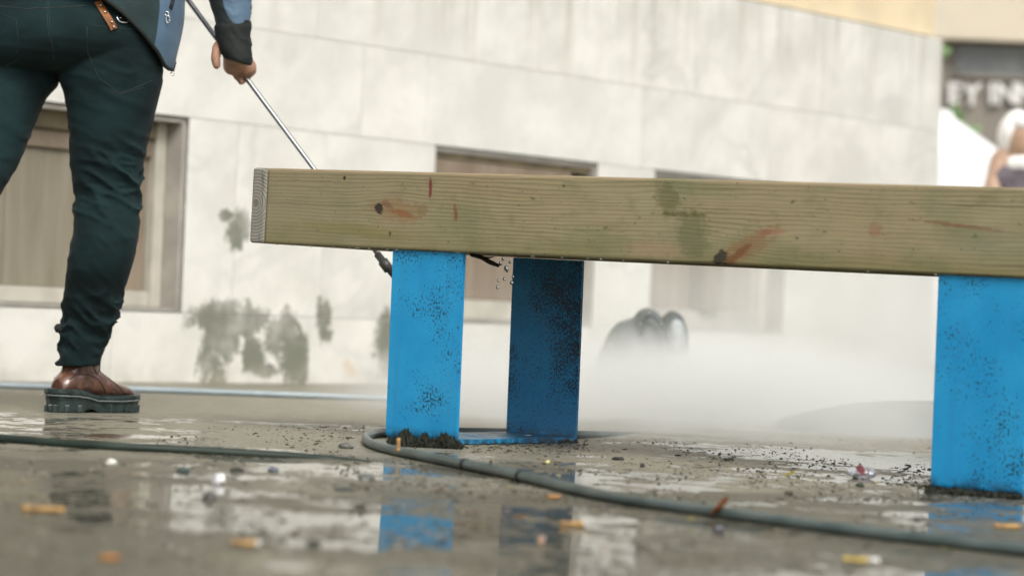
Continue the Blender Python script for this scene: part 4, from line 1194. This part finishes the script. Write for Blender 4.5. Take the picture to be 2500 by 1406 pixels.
CANV = simple('white_canvas', (.90, .90, .90), .7, .03, 4, .1)
TY = 21.0
tp = at(2300, 285, TY); sT = TY / F_PX
TENT = empty('market_tent', (tp.x, TY, 0), label='white canvas market tent with a sloping roof beyond the wall corner', cat='tent')
def tz(py): return at(2300, py, TY).z
bm = bmesh.new()
hw_, ze = 150 * sT, tz(392)
ap = [bm.verts.new((x, y, tz(283))) for x, y in ((-.05, -.05), (.05, -.05), (.05, .05), (-.05, .05))]
ev = [bm.verts.new((x * hw_, y * hw_, ze)) for x, y in ((-1, -1), (1, -1), (1, 1), (-1, 1))]
bm.faces.new(ap)
for k in range(4):
    j = (k + 1) % 4; bm.faces.new((ap[k], ap[j], ev[j], ev[k]))
bmesh.ops.recalc_face_normals(bm, faces=bm.faces)
obj('canopy', bm, CANV, TENT)
obj('side_curtain', B(-hw_ + .004, hw_ - .004, -hw_ + .004, -hw_ + .014, .05, ze - .004), CANV, TENT)
bm = bmesh.new(); blob(bm, (0, 0, tz(288)), (.085, .085, .06), 2); obj('finial_cap', bm, CANV, TENT, smooth=True)
for sx in (-1, 1):
    for sy in (-1, 1): obj('pole', B(sx * (hw_ - .05) - .018, sx * (hw_ - .05) + .018, sy * (hw_ - .08) - .018, sy * (hw_ - .08) + .018, 0, ze - .02), PALEG, TENT)

# a thin young tree in front of the shop
def leaf_green():
    a = M('pale_green_leaf'); a.set(col=a.mix(a.rnd(), (.20, .34, .14), (.26, .42, .18)), rough=.5); return a.m
YT = 23.5
t0_ = at(2336, 700, YT); TREE = empty('young_tree', (t0_.x, YT, 0), label='thin young tree with a few pale green leaf clumps by the shop', cat='tree')
bm = bmesh.new(); stem = [(0, 0, 0), (.02, 0, .8), (-.02, .02, 1.4), (.0, 0, 1.8), (-.04, 0, 2.1)]
tube(bm, stem, [.03, .025, .02, .014, .006], 8)
cl = [(2304, 130, .045), (2332, 278, .075), (2342, 296, .06), (2375, 322, .06)]
for x, y, r in cl:
    q = at(x, y, YT) - TREE.location; zz = max(.3, q.z - .25); tube(bm, [(0, 0, zz), (q.x * .6, 0, q.z - .08), (q.x, 0, q.z)], [.010, .006, .003], 6)
obj('trunk', bm, simple('young_bark', (.12, .09, .06), .8), TREE, smooth=True)
bm = bmesh.new()
for x, y, r in cl:
    q = at(x, y, YT) - TREE.location
    for k in range(30):
        d_ = Vector(rng.normal(0, 1, 3)).normalized() * r * rng.uniform(.2, 1.1); c_ = q + d_
        u = Vector(rng.normal(0, 1, 3)).normalized(); v_ = u.orthogonal().normalized(); l_ = rng.uniform(.025, .05)
        bm.faces.new([bm.verts.new(c_ + u * l_), bm.verts.new(c_ + v_ * l_ * .5), bm.verts.new(c_ - u * l_), bm.verts.new(c_ - v_ * l_ * .5)])
obj('crown', bm, leaf_green(), TREE)

# person with a white head scarf sitting at the far right
QZ = 13.4
def Q(px, py, dz=0.0): return at(px, py, QZ + dz)
PER = empty('person', (Q(2495, 400).x, QZ, 0), label='seated person in a white head covering and grey-purple sleeveless top, far right', cat='person')
PI_ = Matrix.Translation(-PER.location)
hc = Q(2500, 345)
hip = Vector((PER.location.x + .02, QZ + .05, .50)); che = Q(2505, 435)
bm = bmesh.new()
blob(bm, hc, (.078, .092, .112), 3); blob(bm, hc + Vector((.03, -.03, -.07)), (.05, .05, .045), 2)
capsule(bm, hc + Vector((.045, -.085, .0)), hc + Vector((.055, -.10, -.03)), .010, .014)
for s in (-1, 1): blob(bm, hc + Vector((.045 + s * .03, -.075 + s * .02, .02)), (.014, .012, .007), 2)
capsule(bm, hc + Vector((.025, -.09, -.06)), hc + Vector((.06, -.075, -.06)), .008, .008)
chain(bm, [(hc + Vector((0, 0, -.06)), .05), (che + Vector((0, 0, .03)), .085), (che + Vector((0, .01, -.12)), .125), (hip, .13)])
shl, shr = Q(2447, 392, .02), Q(2566, 392, .04)
chain(bm, [(che, .09), (shl, .052), (Q(2422, 470, -.03), .042), (Q(2436, 540, -.18), .036), (Q(2460, 560, -.32), .028)])
chain(bm, [(che, .09), (shr, .052), (Q(2592, 470, -.03), .042), (Q(2570, 540, -.2), .036), (Q(2535, 560, -.33), .028)])
for hx, hy in ((2460, 560), (2535, 560)):
    chain(bm, [(Q(hx, hy, -.34), .028), (Q(hx + 6, hy - 10, -.40), .024)])
    for q in range(4): chain(bm, [(Q(hx - 6 + q * 8, hy - 14, -.41), .009), (Q(hx - 4 + q * 8, hy - 20, -.45), .0085), (Q(hx - 2 + q * 8, hy - 14, -.475), .008)])
    chain(bm, [(Q(hx - 10, hy - 4, -.37), .011), (Q(hx - 16, hy - 16, -.42), .009)])
for s in (-1, 1):
    kx = hip.x + s * .13
    chain(bm, [(hip + Vector((s * .08, -.02, -.02)), .09), (Vector((kx, QZ - .42, .50)), .062), (Vector((kx, QZ - .40, .28)), .056), (Vector((kx, QZ - .36, .08)), .04), (Vector((kx + s * .02, QZ - .50, .045)), .035)])
bme = remeshed(bm, .007, 4); bme.transform(PI_); obj_me('body', bme, simple('tan_skin', (.42, .275, .195), .5, .15, 30), PER)
bm = bmesh.new()
chain(bm, [(che + Vector((0, 0, .005)), .10), (che + Vector((0, .01, -.12)), .14), (hip + Vector((0, 0, .02)), .145)]); chain(bm, [(che + Vector((-.09, 0, -.01)), .075), (che + Vector((.09, 0, -.01)), .075)])
sm = remeshed(bm, .009, 4); sm.transform(PI_); obj_me('sleeveless_top', sm, simple('grey_purple_cloth', (.12, .10, .12), .8, .2, 12), PER)
bm = bmesh.new()
for s in (-1, 1):
    kx = hip.x + s * .13
    chain(bm, [(hip + Vector((s * .07, 0, -.01)), .115), (Vector((kx, QZ - .42, .50)), .078), (Vector((kx, QZ - .40, .28)), .07), (Vector((kx, QZ - .36, .10)), .06)])
sm = remeshed(bm, .010, 4); sm.transform(PI_); obj_me('trousers', sm, simple('dark_cotton', (.04, .04, .05), .8), PER)
bm = bmesh.new(); blob(bm, hc + Vector((-.02, .035, .022)), (.092, .098, .118), 3, .05, 2); blob(bm, hc + Vector((.0, -.012, -.105)), (.085, .085, .055), 3, .10, 5)
blob(bm, hc + Vector((.01, -.02, .075)), (.072, .085, .045), 3)
sm = remeshed(bm, .006, 5); sm.transform(PI_); obj_me('head_scarf', sm, CANV, PER)
STO = empty('stool', (PER.location.x + .02, QZ + .06, 0), label='low dark wooden stool under the seated person', cat='stool')
DW = simple('dark_stool_wood', (.09, .06, .04), .6)
obj('seat', B(-.2, .2, -.2, .2, .335, .368, bev=.008), DW, STO)
for sx in (-1, 1):
    for sy in (-1, 1): obj('leg', B(sx * .16 - .02, sx * .16 + .02, sy * .16 - .02, sy * .16 + .02, 0, .3345, bev=.004), DW, STO)

# ------------------------------------------------------------------ drifting spray
def mist(c, r, dens, label, an=.0, ns=1.6, ex=2.0):
    bm = bmesh.new(); blob(bm, (0, 0, 0), r, 3)
    a = M('spray_mist'); a.nt.nodes.remove(a.p)
    v = a.nt.nodes.new('ShaderNodeVolumePrincipled')
    v.inputs['Color'].default_value = (.975, .99, .98, 1); v.inputs['Anisotropy'].default_value = an
    q = (a.x / r[0]).pow(2.0) + (a.y / r[1]).pow(2.0) + (a.z / r[2]).pow(2.0)
    d = (1.0 - q).max(0.0).pow(ex) * a.noise(ns, 2.0, 0.5).step(0.36, 0.68, 0.05, 1.9) * dens
    a.nt.links.new(d.s, v.inputs['Density'])
    a.nt.links.new(v.outputs[0], a.out.inputs['Volume'])
    o = obj('spray_mist', bm, a.m, None, smooth=True, label=label, cat='mist', kind='stuff'); o.location = c
    return o
mist((0.45, 8.4, 0.0), (1.15, 2.6, .30), 4.4, 'dense white spray hanging low over the paving behind the bench', ns=2.6, ex=3.0)
mist((1.25, 10.6, 0.05), (1.8, 2.7, .90), .90, 'thin white spray drifting up the wall near the corner', ns=2.0, ex=2.6)
mist((0.05, 7.9, 0.0), (.55, 1.0, .26), 2.0, 'wisp of spray drifting between the two left blue legs', ns=4.0, ex=2.4)
jet = mist((0, 0, 0), (.42, .035, .035), 5.0, 'narrow fan of spray leaving the lance nozzle behind the left leg', ns=9.0)
j0, j1 = at(968, 684, 7.0), at(1420, 1040, 7.9)
jet.location = (j0 + j1) / 2; jet.rotation_euler = (j1 - j0).to_track_quat('X', 'Z').to_euler()
V, Fc = [], []
for k in range(260):
    p = at(rng.normal(1640, 200), rng.normal(800, 90), rng.uniform(7.4, 10.0)); r = rng.uniform(.0008, .0019)
    if p.z < .02: continue
    o = len(V)
    V += [(p.x + r, p.y, p.z), (p.x - r, p.y, p.z), (p.x, p.y + r, p.z), (p.x, p.y - r, p.z), (p.x, p.y, p.z + r), (p.x, p.y, p.z - r)]
    Fc += [[o + q for q in t] for t in ((0, 2, 4), (2, 1, 4), (1, 3, 4), (3, 0, 4), (2, 0, 5), (1, 2, 5), (3, 1, 5), (0, 3, 5))]
me = bpy.data.meshes.new('spray_droplets'); me.from_pydata(V, [], Fc)
obj_me('spray_droplets', me, simple('bright_droplet', (.85, .86, .86), .2, .05, 5, 0), None, label='fine bright droplets thrown up around the spray', cat='droplets', kind='stuff')
